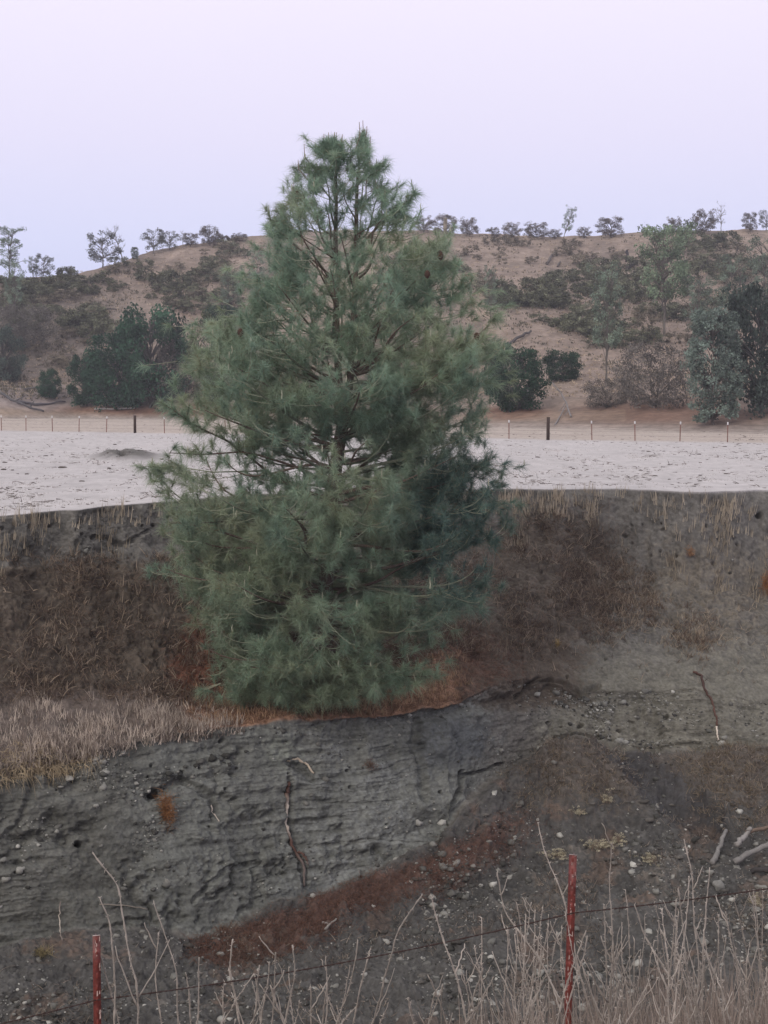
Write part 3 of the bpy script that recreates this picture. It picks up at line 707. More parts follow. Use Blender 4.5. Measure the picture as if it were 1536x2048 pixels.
KIND = {
 'oak':   dict(name='oak_tree', h=7, w=8.8, trunk_h=1.0, ncl=64, rcl=1.0, nl=52, size=.17, col=(.105, .085, .075), bark=GRB, zlo=.20, rtr=.028, twiggy=2),
 'oak2':  dict(name='oak_tree', h=7, w=7.5, trunk_h=1.8, ncl=46, rcl=.9, nl=42, size=.16, col=(.085, .09, .078), bark=GRB, zlo=.24, rtr=.026, twiggy=3),
 'gray':  dict(name='pine_tree', h=13, w=7.0, trunk_h=3, ncl=62, rcl=.85, nl=60, size=.14, col=(.150, .190, .145), bark=(.13, .115, .10), zlo=.32, forks=2, rtr=.014, shape='vase'),
 'fir':   dict(name='pine_tree', h=13, w=6.5, trunk_h=1, ncl=150, rcl=.9, nl=90, size=.15, col=(.130, .165, .140), bark=(.11, .095, .085), zlo=.08, forks=1, rtr=.014, shape='round', twiggy=1),
 'green': dict(name='pine_tree', h=13, w=8.0, trunk_h=4, ncl=95, rcl=1.0, nl=80, size=.15, col=(.165, .215, .140), bark=(.16, .14, .12), zlo=.36, forks=2, rtr=.014, shape='vase'),
 'live':  dict(name='oak_tree', h=8, w=9, trunk_h=.6, ncl=110, rcl=1.15, nl=95, size=.17, col=(.026, .060, .036), bark=(.09, .085, .08), zlo=.10, rtr=.03),
 'olive': dict(name='oak_tree', h=8, w=9, trunk_h=.6, ncl=100, rcl=1.1, nl=85, size=.17, col=(.085, .100, .058), bark=(.09, .085, .08), zlo=.10, rtr=.03),
 'black': dict(name='oak_tree', h=8, w=9, trunk_h=.6, ncl=110, rcl=1.1, nl=85, size=.17, col=(.062, .082, .070), bark=(.09, .085, .08), zlo=.06, rtr=.03),
 'snag':  dict(name='bare_tree', h=11, w=6, trunk_h=3, ncl=26, rcl=1.3, nl=0, size=.1, col=(.1, .1, .1), bark=(.20, .185, .18), zlo=.35, rtr=.026, twiggy=9),
 'bare':  dict(name='bare_shrub', h=6, w=9.5, trunk_h=.2, ncl=170, rcl=.9, nl=34, size=.12, col=(.115, .105, .095), bark=(.12, .11, .10), zlo=.10, rtr=.009, twiggy=10, forks=4),
 'brush': dict(name='shrub', h=2.2, w=3.6, trunk_h=.1, ncl=26, rcl=.55, nl=42, size=.14, col=(.115, .118, .080), bark=GRB, zlo=.12, rtr=.02),
 'brush2': dict(name='shrub', h=2.4, w=3.2, trunk_h=.1, ncl=22, rcl=.5, nl=34, size=.13, col=(.165, .142, .110), bark=GRB, zlo=.12, rtr=.02, twiggy=3),
}
proto = {}
def kind_mesh(kind, var):
    if (kind, var) not in proto:
        k_ = {a: b for a, b in KIND[kind].items() if a != 'name'}
        proto[(kind, var)] = make_tree(seed=hash_s(kind) + var * 13, **k_)
    return proto[(kind, var)]
def hash_s(t): return sum(ord(c) * (i + 3) for i, c in enumerate(t))
rh = random.Random(5)
def plant(kind, px, py, hpx, label, cat='tree', group=None, wfac=1.0, var=None, rz=None, tilt=0.0, D=None):
    """a tree whose foot shows at photo point (px, py) and whose height is hpx photo pixels"""
    g = hillpt(px, py) if D is None else pt(px, py, D)
    hm = hpx * g[1] / F; var = rh.randint(0, 2) if var is None else var
    me = kind_mesh(kind, var); s_ = hm / KIND[kind]['h']
    r_ = empty(KIND[kind]['name'], (float(g[0]), float(g[1]), float(g[2]) - .05), label, cat, group)
    r_.rotation_euler = (0, tilt, rh.random() * 6.28 if rz is None else rz); r_.scale = (s_ * wfac, s_ * wfac, s_)
    link('trunk', me[0], M_twig, r_)
    if me[1]: link('crown', me[1], M_leaf, r_)
    return r_
# skyline, left to right: kind, x, foot y, height in px, width factor, label
SKYT = [
 ('gray', 18, 560, 102, 1.0, 'tall pine at the left end of the ridge standing clear of the brush'),
 ('gray', 66, 556, 44, .9, 'small pale pine just right of the tall ridge pine'),
 ('oak2', 90, 556, 46, .8, 'thin young oak beside the small pale pine on the low ridge'),
 ('oak2', 208, 531, 62, 1.0, 'open crowned tree left of the bare leaning snag on the ridge'),
 ('snag', 246, 524, 70, .8, 'bare leaning snag on the left shoulder of the ridge'),
 ('fir', 272, 514, 22, 1.3, 'tiny conical pine just right of the bare leaning snag'),
 ('oak2', 309, 503, 44, .9, 'feathery oak on the left shoulder where the golden slope begins'),
 ('oak2', 340, 496, 34, 1.1, 'round brownish oak touching the feathery oak on the ridge'),
 ('snag', 364, 490, 30, .9, 'small pale bare tree between two oaks on the left ridge'),
 ('oak', 384, 489, 24, 1.1, 'low brown oak right of the small pale bare tree'),
 ('oak', 418, 488, 36, .9, 'rounded dark oak highest on the left part of the ridge'),
 ('oak', 442, 490, 24, 1.2, 'squat oak leaning on the right of the rounded dark oak'),
 ('oak', 480, 480, 16, 1.6, 'flat topped little oak nearest the big pine on its left'),
 ('oak', 845, 461, 30, .9, 'small grey oak on the ridge just right of the big pine'),
 ('oak', 893, 466, 36, 1.1, 'reddish brown oak on the ridge behind a pale cut trunk'),
 ('oak', 936, 469, 34, .9, 'grey oak joined to the reddish brown oak on its left'),
 ('oak', 988, 472, 19, 1.2, 'lowest oak of the row right of the reddish brown oak'),
 ('oak', 1022, 473, 29, 1.0, 'rounded oak in the middle of the ridge row'),
 ('oak', 1072, 474, 30, 1.3, 'widest oak of the ridge, its crown twice as broad as high'),
 ('gray', 1126, 474, 60, .75, 'tall thin pale tree leaning to the right on the ridge'),
 ('oak', 1110, 474, 18, 1.2, 'low bushy oak at the foot of the tall leaning pale tree'),
 ('oak', 1166, 472, 20, 1.1, 'small lone round oak between the leaning tree and a bigger oak'),
 ('oak', 1220, 472, 37, 1.15, 'big spreading oak standing alone on the bare ridge'),
 ('oak', 1347, 464, 30, .9, 'airy oak just above the bright green pine'),
 ('oak2', 1376, 464, 24, .8, 'sparse twiggy tree between the airy oak and the dense one'),
 ('oak', 1412, 464, 44, .85, 'dense tall oak beside the crooked bare trunk on the ridge'),
 ('snag', 1440, 462, 58, .6, 'crooked bare trunk rising above the dense oak on the ridge'),
 ('oak', 1499, 459, 34, .7, 'slim oak standing apart near the right edge of the ridge'),
 ('oak2', 1532, 457, 36, .8, 'oak cut by the right edge of the picture on the ridge'),
]
for kd, x, y, h_, wf, lb in SKYT:
    plant(kd, x, y + 4, h_ * 1.10, lb, 'tree', 'trees along the ridge', wf, tilt=(.28 if 'leaning to the right' in lb else -.3 if 'leaning snag' in lb and kd == 'snag' else 0), rz=(0 if 'lean' in lb else None))
HT = [
 ('live', 300, 815, 198, .68, 'tallest and darkest evergreen oak of the clump left of the big pine'),
 ('live', 235, 814, 145, .85, 'middle dark evergreen oak of the clump left of the big pine'),
 ('live', 175, 812, 108, .62, 'small dark evergreen oak on the outer left of its clump'),
 ('olive', 432, 815, 185, .50, 'olive green evergreen oak half hidden by the left side of the big pine'),
 ('live', 100, 795, 55, .8, 'low dark bush behind fallen logs at the foot of the hill'),
 ('black', 5, 760, 105, .7, 'dark evergreen cut by the left edge of the picture'),
 ('live', 1035, 820, 122, .85, 'dark evergreen oak with pale dead limbs under its crown'),
 ('live', 1000, 790, 105, .6, 'dark evergreen oak nearest the right side of the big pine'),
 ('live', 1128, 762, 62, 1.1, 'small round evergreen bush behind the dark oak with dead limbs'),
 ('green', 1330, 672, 222, .85, 'bright green two stemmed pine, the tallest on the right slope'),
 ('gray', 1212, 760, 230, .6, 'slender pine with a bare lower trunk on the open slope'),
 ('fir', 1425, 850, 232, .95, 'grey green pine whose crown reaches down to the fence line'),
 ('black', 1522, 826, 255, .62, 'blackish evergreen tree standing behind the grey green pine at right'),
 ('gray', 1475, 700, 190, .9, 'hazy grey pine above the blackish evergreen at right'),
 ('gray', 1532, 640, 170, .9, 'pine cut by the right edge halfway up the slope'),
 ('gray', 1395, 700, 150, .9, 'hazy pine filling the gap between the bright pine and the grey one'),
 ('bare', 1310, 815, 130, .80, 'big round leafless grey shrub beside the grey green pine'),
 ('bare', 1215, 815, 60, 1.1, 'low spreading leafless shrub left of the big round grey one'),
 ('bare', 350, 800, 120, .45, 'leafless purplish shrub between the dark oaks and the big pine'),
 ('gray', 982, 640, 110, .5, 'thin grey pine right beside the crown of the big pine'),
 ('gray', 510, 600, 100, .8, 'hazy pine on the golden slope left of the big pine'),
 ('gray', 460, 640, 110, .9, 'grey pine above the olive evergreen oak left of the big pine'),
 ('live', 445, 660, 50, 1.3, 'low dark evergreen bush above the olive oak'),
 ('bare', 50, 700, 90, .9, 'brownish leafless shrub below the tall ridge pine'),
 ('gray', 30, 640, 120, .7, 'pale pine below the tall ridge pine in the dark brush'),
]
for kd, x, y, h_, wf, lb in HT: plant(kd, x, y, h_, lb, 'tree' if kd != 'bare' else 'shrub', None, wf)
def hill_tufts(n, L, w, col, name, label, seed, wt=None):
    rg = np.random.default_rng(seed); ww = (hi > 40) * (hi < hends[4] - 2) * (HPX > -60) * (HPX < 1600) * 1.0
    if wt is not None: ww = ww * wt
    ww = ww.ravel() / ww.sum(); i = rg.choice(ww.size, n, p=ww); P_ = H.reshape(-1, 3)[i] + rg.normal(size=(n, 3)) * np.array([.5, .5, .02])
    k_ = np.repeat(np.arange(n), 4); c = np.asarray(col) * rg.uniform(.6, 1.4, (n, 1)); a = Acc()
    strands(a, P_[k_] + rg.normal(size=(4 * n, 3)) * np.array([.2, .2, 0]), UP + rg.normal(size=(4 * n, 3)) * .45, rg.uniform(L[0], L[1], 4 * n), w, .2, c[k_], 2, rg, .5)
    link(name, a.mesh(name), M_grass, None, label, 'grass', None, 'stuff')
hill_tufts(9000, (.15, .45), .14, (.39, .31, .235), 'grass', 'clumped golden dry grass over the whole hillside', 701)
hill_tufts(5000, (.2, .6), .16, (.13, .115, .085), 'undergrowth', 'small dark scrub plants dotted over the hillside', 702, np.clip(.2 + 2.5 * fbm(H[..., 0] * .08, H[..., 1] * .04, 0 * H[..., 0], 3, 703), .03, 2))
# brush: (cx, cy, rx, ry, count, kinds, height px)
BRW = ['in the dark band under the left end of the ridge', 'on the dark slope below the left ridge pine', 'on the dark spur left of the big pine', 'on the upper slope just left of the big pine', 'on the bare dark slope above the dark oaks',
       'on the golden patch above the dark oak clump', 'along the golden ridge left of the big pine', 'on the slope just right of the crown of the big pine', 'in the dark band above the right dark oak', 'in the dark band left of the bright green pine', 'on the open slope under the ridge right of the big pine', 'under the lone spreading ridge oak',
       'beside the bare lower trunk of the slender pine', 'above the big round leafless shrub', 'among the hazy pines at the right edge', 'under the dense ridge oak at right', 'left of the stems of the bright green pine', 'on the small green patch above the right dark oak', 'seen through the crown of the big pine']
BR = [(90, 570, 150, 25, 40, 'brush', 22), (70, 620, 130, 50, 34, 'brush brush2', 26), (330, 560, 130, 40, 34, 'brush brush2', 19), (410, 590, 90, 40, 18, 'brush brush2', 26), (120, 700, 110, 50, 20, 'brush2', 22),
      (190, 660, 60, 25, 8, 'brush', 26), (460, 505, 80, 25, 10, 'brush brush2', 18), (880, 560, 120, 70, 26, 'brush brush2', 22), (1060, 600, 90, 26, 24, 'brush', 24), (1180, 575, 100, 28, 26, 'brush', 24), (1050, 510, 120, 26, 16, 'brush2', 18), (1200, 520, 60, 20, 8, 'brush2', 18),
      (1230, 660, 80, 40, 18, 'brush', 28), (1350, 660, 120, 45, 22, 'brush brush2', 28), (1460, 560, 90, 60, 24, 'brush brush2', 28), (1410, 500, 50, 18, 8, 'brush', 26), (1280, 570, 60, 40, 12, 'brush', 26), (1110, 650, 40, 12, 6, 'brush', 20), (700, 560, 150, 60, 16, 'brush brush2', 20)]
nb_ = 0
small = {}
for (cx_, cy_, rx_, ry_, n_, kinds, h_), where_ in zip(BR, BRW):
    for _ in range(n_):
        a_ = rh.random() * 6.28; r_ = math.sqrt(rh.random()); x = cx_ + rx_ * r_ * math.cos(a_); y = cy_ + ry_ * r_ * math.sin(a_)
        if y < kl(SKYL, x) + 6 or not (-20 < x < 1556): continue
        if 600 < x < 880 and 480 < y < 700 and rh.random() < .6: continue
        kd = rh.choice(kinds.split()); g = hillpt(x, y); v_ = rh.randint(0, 2)
        if (kd, v_) not in small:
            a, b = kind_mesh(kd, v_); small[(kd, v_)] = b
        s_ = h_ * rh.uniform(.6, 1.35) * g[1] / F / KIND[kd]['h']
        o = link('shrub', small[(kd, v_)], M_leaf, None, ('grey green bush ' if kd == 'brush' else 'brownish bush ') + where_, 'shrub',
                 ('grey green bushes ' if kd == 'brush' else 'brownish bushes ') + where_, None, (float(g[0]), float(g[1]), float(g[2]) - .1 * s_))
        o.rotation_euler = (0, 0, rh.random() * 6.28); o.scale = (s_ * rh.uniform(.9, 1.5), s_ * rh.uniform(.9, 1.5), s_); nb_ += 1
print('brush', nb_)
def log(name, pts_, r0, r1, label, cat, col=(.33, .30, .29), group=None, src='hill', matl=None, lift=0.0, sides=7, branches=()):
    P_ = np.array([(hillpt if src == 'hill' else ground)(x, y) + np.array([0, 0, z + lift]) for x, y, z in pts_]); rg = np.random.default_rng(int(pts_[0][0]))
    q = np.linspace(0, len(P_) - 1, max(8, 4 * len(P_))); Q = np.stack([np.interp(q, range(len(P_)), P_[:, i]) for i in range(3)], -1)
    Q[1:-1] += rg.normal(size=Q[1:-1].shape) * r0 * .25
    a = Acc(); tube(a, Q, np.linspace(r0, r1, len(Q)) * rg.uniform(.85, 1.15, len(Q)), sides, col)
    for i_, dv, L_ in branches:
        i0 = int(i_ * (len(Q) - 1)); d_ = unit(np.array(dv, float)); tube(a, [Q[i0], Q[i0] + d_ * L_ * .5 + rg.normal(size=3) * .04 * L_, Q[i0] + d_ * L_], [r0 * .6, r0 * .45, r0 * .2], 5, col)
    return link(name, a.mesh(name, False, P_[0]), matl or M_wood, None, label, cat, group, None, tuple(P_[0]))
# fallen wood on the hill
log('fallen_log', [(190, 820, .15), (268, 819, .15)], .16, .12, 'straight pale fallen log under the dark oaks by the far fence', 'log')
log('fallen_log', [(35, 808, .3), (80, 812, .2), (130, 806, .2)], .22, .12, 'dark fallen log lying flat at the foot of the hill', 'log', (.11, .10, .11))
log('fallen_log', [(0, 792, .4), (25, 806, .5), (60, 818, .2), (88, 824, .1)], .2, .1, 'dark bent fallen trunk sloping down from the left edge', 'log', (.10, .095, .10), branches=((.4, (1, 0, .5), 1.6), (.7, (.5, 0, .8), 1.1)))
log('fallen_log', [(52, 782, .3), (105, 776, .3)], .14, .1, 'thin dark log above the other fallen trunks', 'log', (.14, .13, .135))
log('fallen_log', [(990, 705, .2), (1030, 685, .3), (1062, 668, .4)], .28, .14, 'long dark fallen trunk slanting up the slope above the dark oak', 'log', (.085, .075, .075))
log('fallen_log', [(1256, 540, .3), (1278, 525, .3)], .35, .25, 'short thick dark log beside the bright green pine', 'log', (.07, .06, .06))
log('fallen_log', [(1093, 530, .3), (1106, 512, .3)], .30, .2, 'dark log slanting on the open slope under the ridge', 'log', (.10, .085, .08))
log('fallen_log', [(1113, 535, .2), (1120, 525, .2)], .20, .15, 'very short dark log beside the slanting one', 'log', (.10, .085, .08))
log('burnt_stump', [(1252, 524, 0), (1253, 522, 2.0)], .35, .22, 'dark upright stump on the open slope below the ridge', 'stump', (.04, .035, .04))
log('fallen_log', [(190, 617, .2), (235, 622, .2)], .18, .1, 'thin dark log on the golden patch above the dark oaks', 'log', (.09, .08, .075))
log('fallen_log', [(88, 672, .2), (105, 666, .4)], .15, .1, 'small pale log on the dark left slope', 'log', (.36, .31, .27))
log('dead_branch', [(1050, 818, 0), (1058, 798, .8), (1064, 785, 1.4)], .10, .05, 'pale forked dead limb under the dark evergreen oak', 'branch', (.22, .205, .205), branches=((.3, (-1, 0, .5), 1.0), (.6, (.9, 0, .7), .9), (.8, (-.6, 0, 1), .7)))
log('dead_branch', [(1143, 836, .15), (1130, 822, .9), (1118, 812, 1.4), (1106, 800, 1.8)], .08, .04, 'long pale dead limb slanting down onto the bare toe of the hill', 'branch', (.22, .205, .205), branches=((.35, (-.7, 0, -.9), 1.3), (.15, (-.5, 0, -.6), .8), (.7, (-.6, 0, .5), 1.0)))
log('dead_branch', [(1112, 850, 0), (1122, 836, .2), (1130, 822, .5)], .08, .05, 'short pale dead limb propped against the longer one', 'branch', (.22, .205, .205))
p_ = hillpt(889, 470); a = Acc(); tube(a, [p_ * 1.0, p_ + np.array([0, 0, 1.8]), p_ + np.array([.05, 0, 3.5])], [.42, .40, .36], 10, (.34, .29, .22))
link('cut_trunk', a.mesh('cut_trunk', False, p_), M_wood, None, 'pale cut off trunk standing before the reddish brown ridge oak', 'trunk', None, None, tuple(p_))

# ------------------------------------------------------------------ far fence across the field
FX = [3, 52, 105, 158, 213, 270, 329, 389, 451, 515, 581, 649, 719, 790, 865, 941, 1018, 1096, 1184, 1270, 1360, 1455, 1553]
fb = [pz(x, 861.7 + (x - 3) * (883.5 - 861.7) / 1357, 0.0) + np.array([0, 0, .02]) for x in FX]
ff = empty('barbed_wire_fence', fb[10].tolist(), 'long wire fence of thin rusty posts along the back of the pale field', 'fence')
def tpost(h, wide, white, col=(.17, .055, .04), studs=True, origin=None):
    a = Acc(); w = wide / 2; th = wide * .16; dp = wide * .8
    prof = np.array([(-w, 0), (w, 0), (w, th), (th / 2, th), (th / 2, dp), (-th / 2, dp), (-th / 2, th), (-w, th)])
    zs = np.linspace(0, h, 14); n = len(prof)
    V = np.concatenate([np.c_[prof, np.full(n, z)] for z in zs]); Q = []
    for i in range(len(zs) - 1):
        for j in range(n): k_ = (j + 1) % n; Q.append((i * n + j, i * n + k_, (i + 1) * n + k_, (i + 1) * n + j))
    t0 = (len(zs) - 1) * n
    a.add(V, Q + [(t0, t0 + 1, t0 + 2, t0 + 7), (t0 + 3, t0 + 4, t0 + 5, t0 + 6)], [(t0 + 2, t0 + 3, t0 + 6), (t0 + 2, t0 + 6, t0 + 7)], col)
    if studs:
        z = .05
        while z < h - .02:
            x = wide * .13; y = -wide * .13
            a.add([(-x, 0, z), (x, 0, z), (x * .7, y, z + .012), (-x * .7, y, z + .012), (-x, 0, z + .03), (x, 0, z + .03)], [(0, 1, 3 - 0, 2)][:0] + [(0, 1, 2, 3), (3, 2, 5, 4)], [(0, 3, 4), (1, 5, 2)], np.array(col) * 1.3)
            z += .054
    return a
fpm = tpost(1.28, .065, 0, (.20, .10, .08), False).mesh('fence_post'); tipm = tpost(.19, .105, 0, (.62, .60, .60), False).mesh('painted_tip')
for x, p in zip(FX, fb):
    if x in (270, 1096):
        a = Acc(); tube(a, [(0, 0, -.2), (0, 0, .7), (.01, 0, 1.42 if x == 270 else 1.55)], [.12, .115, .11], 10, (.05, .035, .03))
        link('wooden_post', a.mesh('wooden_post'), M_wood, ff, loc=tuple(p - fb[10])); continue
    o = link('fence_post', fpm, M_wood, ff, loc=tuple(p - fb[10])); o.rotation_euler = (rh.gauss(0, .015), rh.gauss(0, .02), rh.gauss(.2, .2))
    t_ = link('painted_tip', tipm, M_wood, o, loc=(0, -.006, 1.13))
for z in (.35, .62, .9, 1.15):
    a = Acc(); Q = []
    for i in range(len(fb) - 1):
        for q in (0, .5): Q.append(fb[i] * (1 - q) + fb[i + 1] * q + np.array([0, -.05, z - .12 * q * (1 - q)]))
    Q.append(fb[-1] + np.array([0, -.05, z])); tube(a, Q, .0045, 3, (.1, .08, .08)); link('wire', a.mesh('wire', False, fb[10]), M_wire, ff)

# ------------------------------------------------------------------ clods and droppings on the field
def rock_mesh(seed, sub=10, flat=.65, jag=.35, name='rock'):
    rg = np.random.default_rng(seed); n1, n2 = sub, sub + 2; V = []
    for i in range(n1):
        t = math.pi * i / (n1 - 1)
        for j in range(n2):
            an = 2 * math.pi * j / n2; V.append((math.sin(t) * math.cos(an), math.sin(t) * math.sin(an), math.cos(t)))
    V = np.array(V); off = rg.normal() * 20
    r_ = 1 + jag * fbm(V[:, 0] * 1.3 + off, V[:, 1] * 1.3, V[:, 2] * 1.3, 3, seed); V = V * r_[:, None] * np.array([1, rg.uniform(.7, .95), flat])
    return make_mesh(name, V, grid_wrap(n1, n2), None, np.ones_like(V) * 1.0, False)
def tint(name, col, **k):
    return mat(name, col=col, **k)
M_clod = tint('dark_clod', (.085, .07, .062), n1=8, a1=.3, n2=0, a2=0, bump=.4, bscale=20)
M_rock1 = tint('pale_stone', (.27, .26, .24), n1=4, a1=.2, n2=30, a2=.2, bump=.4, bscale=20, rnd=.15)
M_rock2 = tint('grey_stone', (.19, .185, .175), n1=4, a1=.2, n2=30, a2=.25, bump=.4, bscale=20, rnd=.25)
clods = [rock_mesh(50 + i, 8, .4, .5, 'dirt_clod') for i in range(4)]
CL = [(7, 940), (125, 936), (218, 938), (120, 971), (195, 896), (55, 907), (25, 941), (1060, 884), (1075, 1005 - 90), (1118, 919), (1366, 884), (1500, 880), (1470, 893), (1515, 907), (1160, 950), (1085, 949), (1400, 950), (1310, 952)]
for i in range(46):
    CL.append((rh.choice([rh.uniform(0, 330), rh.uniform(985, 1536)]), rh.uniform(872, 968)))
cg = 'dark clods lying about on the pale field'
for i, (x, y) in enumerate(CL):
    if y > kl(RIM, x) - 4: continue
    p = pz(x, y, 0.0); j = int(np.argmin(np.abs(pxs - x))); rr = int(np.argmin(np.abs(PY[e_far:r_rim, j] - y))) + e_far
    s_ = rh.uniform(.035, .10) * (1.6 if i < 3 else 1)
    o = link('dirt_clod', clods[i % 4], M_clod, None, 'largest dark clod, at the left edge of the pale field' if i == 0 else 'small dark clod lying on the pale field', 'clod', None if i == 0 else cg, None, (float(p[0]), float(p[1]), float(G2[rr, j, 2]) + s_ * .1))
    o.scale = (s_ * 1.5, s_ * 1.2, s_); o.rotation_euler = (0, 0, rh.random() * 6.28)

# ------------------------------------------------------------------ stones in the banks
rocks = [rock_mesh(90 + i, 9, rh.uniform(.5, .75), .9, 'stone') for i in range(6)]
BIGS = [(205, 1572, 11, 'round grey stone set in the cliff, largest of the group right of a pale one'), (124, 1572, 7, 'pale round stone set in the cliff left of the largest grey one'), (192, 1610, 7, 'whitish flat stone in the cliff just under the largest grey one'),
        (210, 1655, 6, 'pale stone low in the cliff left of the orange dry bush'), (85, 1644, 6, 'dull stone left of the burrow hole in the cliff'), (38, 1738, 11, 'crumbling pale stone low in the left cliff'), (334, 1762, 10, 'greenish round stone low in the cliff below the orange bush'),
        (827, 1444, 6, 'white stone on the lip of the cliff under the pine'), (785, 1445, 4, 'small white stone on the cliff lip left of a bigger white one'), (1296, 1420, 6, 'white stone set in the right bank'), (1298, 1384, 6, 'pale flat stone above the white one in the right bank'),
        (1272, 1433, 4, 'small pale stone in the right bank near the burrows'), (905, 1760, 6, 'round pale stone on the gully floor left of the red post'), (768, 1960, 11, 'flat pale stone lying on the dark gully floor at the bottom'), (910, 1727, 15, 'long tan stone at the foot of the rust litter'),
        (1345, 1752, 10, 'white lumpy stone left of the driftwood'), (1435, 1770, 16, 'low pale stone below the driftwood'), (850, 1826, 9, 'grey stone at the left end of the stony floor'), (1020, 1755, 9, 'tan slab of stone left of the red post'), (999, 1740, 7, 'tan stone just above the slab left of the red post'),
        (934, 1768, 5, 'white pebble beside the round pale one'), (1522, 1775, 14, 'yellowish stone at the right edge below the driftwood'), (1100, 1945, 9, 'grey stone behind the red post near the bottom'), (862, 1795, 10, 'mid grey stone among the floor pebbles'), (985, 2010, 10, 'dark stone near the bottom among the dry stalks')]
for i, (x, y, r_, lb) in enumerate(BIGS):
    p = ground(x, y); s_ = r_ * .85 * p[1] / F; p = p + np.array([0, s_ * .25, -s_ * .15])
    o = link('stone', rocks[i % 6], M_rock1 if ('pale' in lb or 'white' in lb or 'whitish' in lb) else M_rock2, None, lb, 'stone', None, None, tuple(p)); o.scale = (s_, s_, s_); o.rotation_euler = (rh.random(), rh.random(), rh.random() * 6)
rs = np.random.default_rng(21)
NR2 = (PX2.shape)
RI = ridx
cw = np.gradient(pxs)[None]       # wider columns stand for more ground
inframe = ((PX2 > -440) & (PX2 < 1990) & (PY2 < 2120)).astype(float) * cw
w_cl = cliff * inframe * (0.15 + 1.2 * ell(PX2, PY2, 200, 1600, 140, 110, .6) + 1.0 * ell(PX2, PY2, 1240, 1430, 130, 60, .6) + .7 * ell(PX2, PY2, 600, 1760, 60, 60, .6) + .5 * ell(PX2, PY2, 400, 1500, 200, 60, .7)) * np.clip(.4 + 2 * fbm(G[..., 0] * .8, G[..., 1], G[..., 2] * 2, 2, 501), .05, 2)
w_fl = floor_ * (1 - sst(r7, r8, ridx)) * inframe * (.25 + 1.2 * sst(700, 1000, PX2) * sst(1600, 1720, PY2)) * np.clip(.5 + 2 * fbm(G[..., 0] * .6, G[..., 1] * .6, 0 * G[..., 2], 3, 502), .1, 2)
w_up = upper * inframe * (.2 + ell(PX2, PY2, 200, 1130, 70, 25, .6) * 2.5)
gp = Acc()
tmpl = [(np.array([v.co[:] for v in m.vertices]), np.array([p.vertices[:] for p in m.polygons])) for m in [rock_mesh(130 + i, 5, .65, .9) for i in range(5)]]  # small angular stones
for wt, n, sz in ((w_cl, 3900, .028), (w_fl, 10500, .031), (w_up, 480, .024)):
    P_, N_, x_, y_ = scatter(wt, n, rs)
    for i in range(n):
        v, q = tmpl[i % 5]; s_ = sz * (rs.pareto(2.6) * .7 + .45); s_ = min(s_, .12)
        an = rs.random() * 6.28; c_, d_ = math.cos(an), math.sin(an)
        R_ = np.array([[c_, -d_, 0], [d_, c_, 0], [0, 0, 1]])
        shade = rs.choice([.06, .10, .16, .24, .34, .48], p=[.20, .20, .20, .20, .14, .06])
        gp.add((v * s_) @ R_.T + P_[i], q, None, np.array([1, .97, .9]) * shade * rs.uniform(.85, 1.15))
link('gravel', gp.mesh('gravel'), M_stone, None, 'pebbles and small stones scattered over the gully floor and cliff', 'gravel', None, 'stuff')

P_, N_, x_, y_ = scatter(w_fl, 900, rs)
cp = Acc()
for i in range(900):
    v, q = tmpl[i % 5]; s_ = rs.uniform(.04, .13) * (1 if rs.random() < .3 else .6)
    cp.add(v * s_ * np.array([1.3, 1, .7]) + P_[i], q, None, np.array([.105, .096, .088]) * rs.uniform(.6, 1.4))
link('rubble', cp.mesh('rubble'), M_bank, None, 'crumbled lumps of grey earth on the gully floor', 'rubble', None, 'stuff')

# ------------------------------------------------------------------ dry grass, brush and litter
def tufts(name, wt, n, per, L, w, col, label, cat, rg, up=1.0, spread=.35, droop=.15, out=.3, cvar=.3, tuftr=.06, col2=None):
    n = int(n * 1.28); P_, N_, x_, y_ = scatter(wt, n, rg)
    i = np.repeat(np.arange(n), per); M_ = n * per
    d = UP * up + N_[i] * out + rg.normal(size=(M_, 3)) * spread
    b = P_[i] + rg.normal(size=(M_, 3)) * tuftr * np.array([1, 1, .3])
    c = np.asarray(col) * rg.uniform(1 - cvar, 1 + cvar, (n, 1))
    if col2 is not None: c = np.where(rg.random((n, 1)) < .35, np.asarray(col2) * rg.uniform(.8, 1.2, (n, 1)), c)
    c = c[i] * rg.uniform(.85, 1.15, (M_, 1))
    a = Acc(); strands(a, b, d, rg.uniform(L[0], L[1], M_) * rg.uniform(.6, 1.2, n)[i], w, droop * rg.uniform(.3, 1.6, M_), c, 3, rg)
    return link(name, a.mesh(name), M_grass, None, label, cat, None, 'stuff')
rg = np.random.default_rng(33)
rimrow = (np.abs(ridx - (r_rim + 26)) < 18).astype(float) * inframe
nrim = np.clip(.15 + 3 * fbm(G[..., 0] * .9, 0 * G[..., 0], 0 * G[..., 0], 3, 511), 0, 3)
dens_r = ell(PX2, PY2, 1050, 1000, 60, 60, .5) + 1.5 * ell(PX2, PY2, 1180, 990, 25, 60, .5) + 1.6 * ell(PX2, PY2, 1325, 990, 22, 60, .5) + 1.6 * ell(PX2, PY2, 1440, 1000, 35, 80, .5) + .8 * ell(PX2, PY2, 230, 1020, 60, 50, .6) + .9 * ell(PX2, PY2, 1380, 1000, 14, 60, .5) + .9 * ell(PX2, PY2, 1500, 1000, 12, 60, .5) + .9 * ell(PX2, PY2, 1120, 1000, 14, 60, .5) + .2
tufts('grass', rimrow * (.3 + .5 * nrim) * dens_r, 330, 6, (.10, .55), .026, (.46, .39, .31), 'pale dry grass hanging and standing along the rim of the field', 'grass', rg, 1.0, .10, .05, .15, .2, .05)
w = upper * inframe * np.clip(3 * fbm(G[..., 0] * 1.3, 0 * G[..., 0], G[..., 2] * .3, 3, 512), 0, 3) * (.2 + sst(900, 1050, PX2))
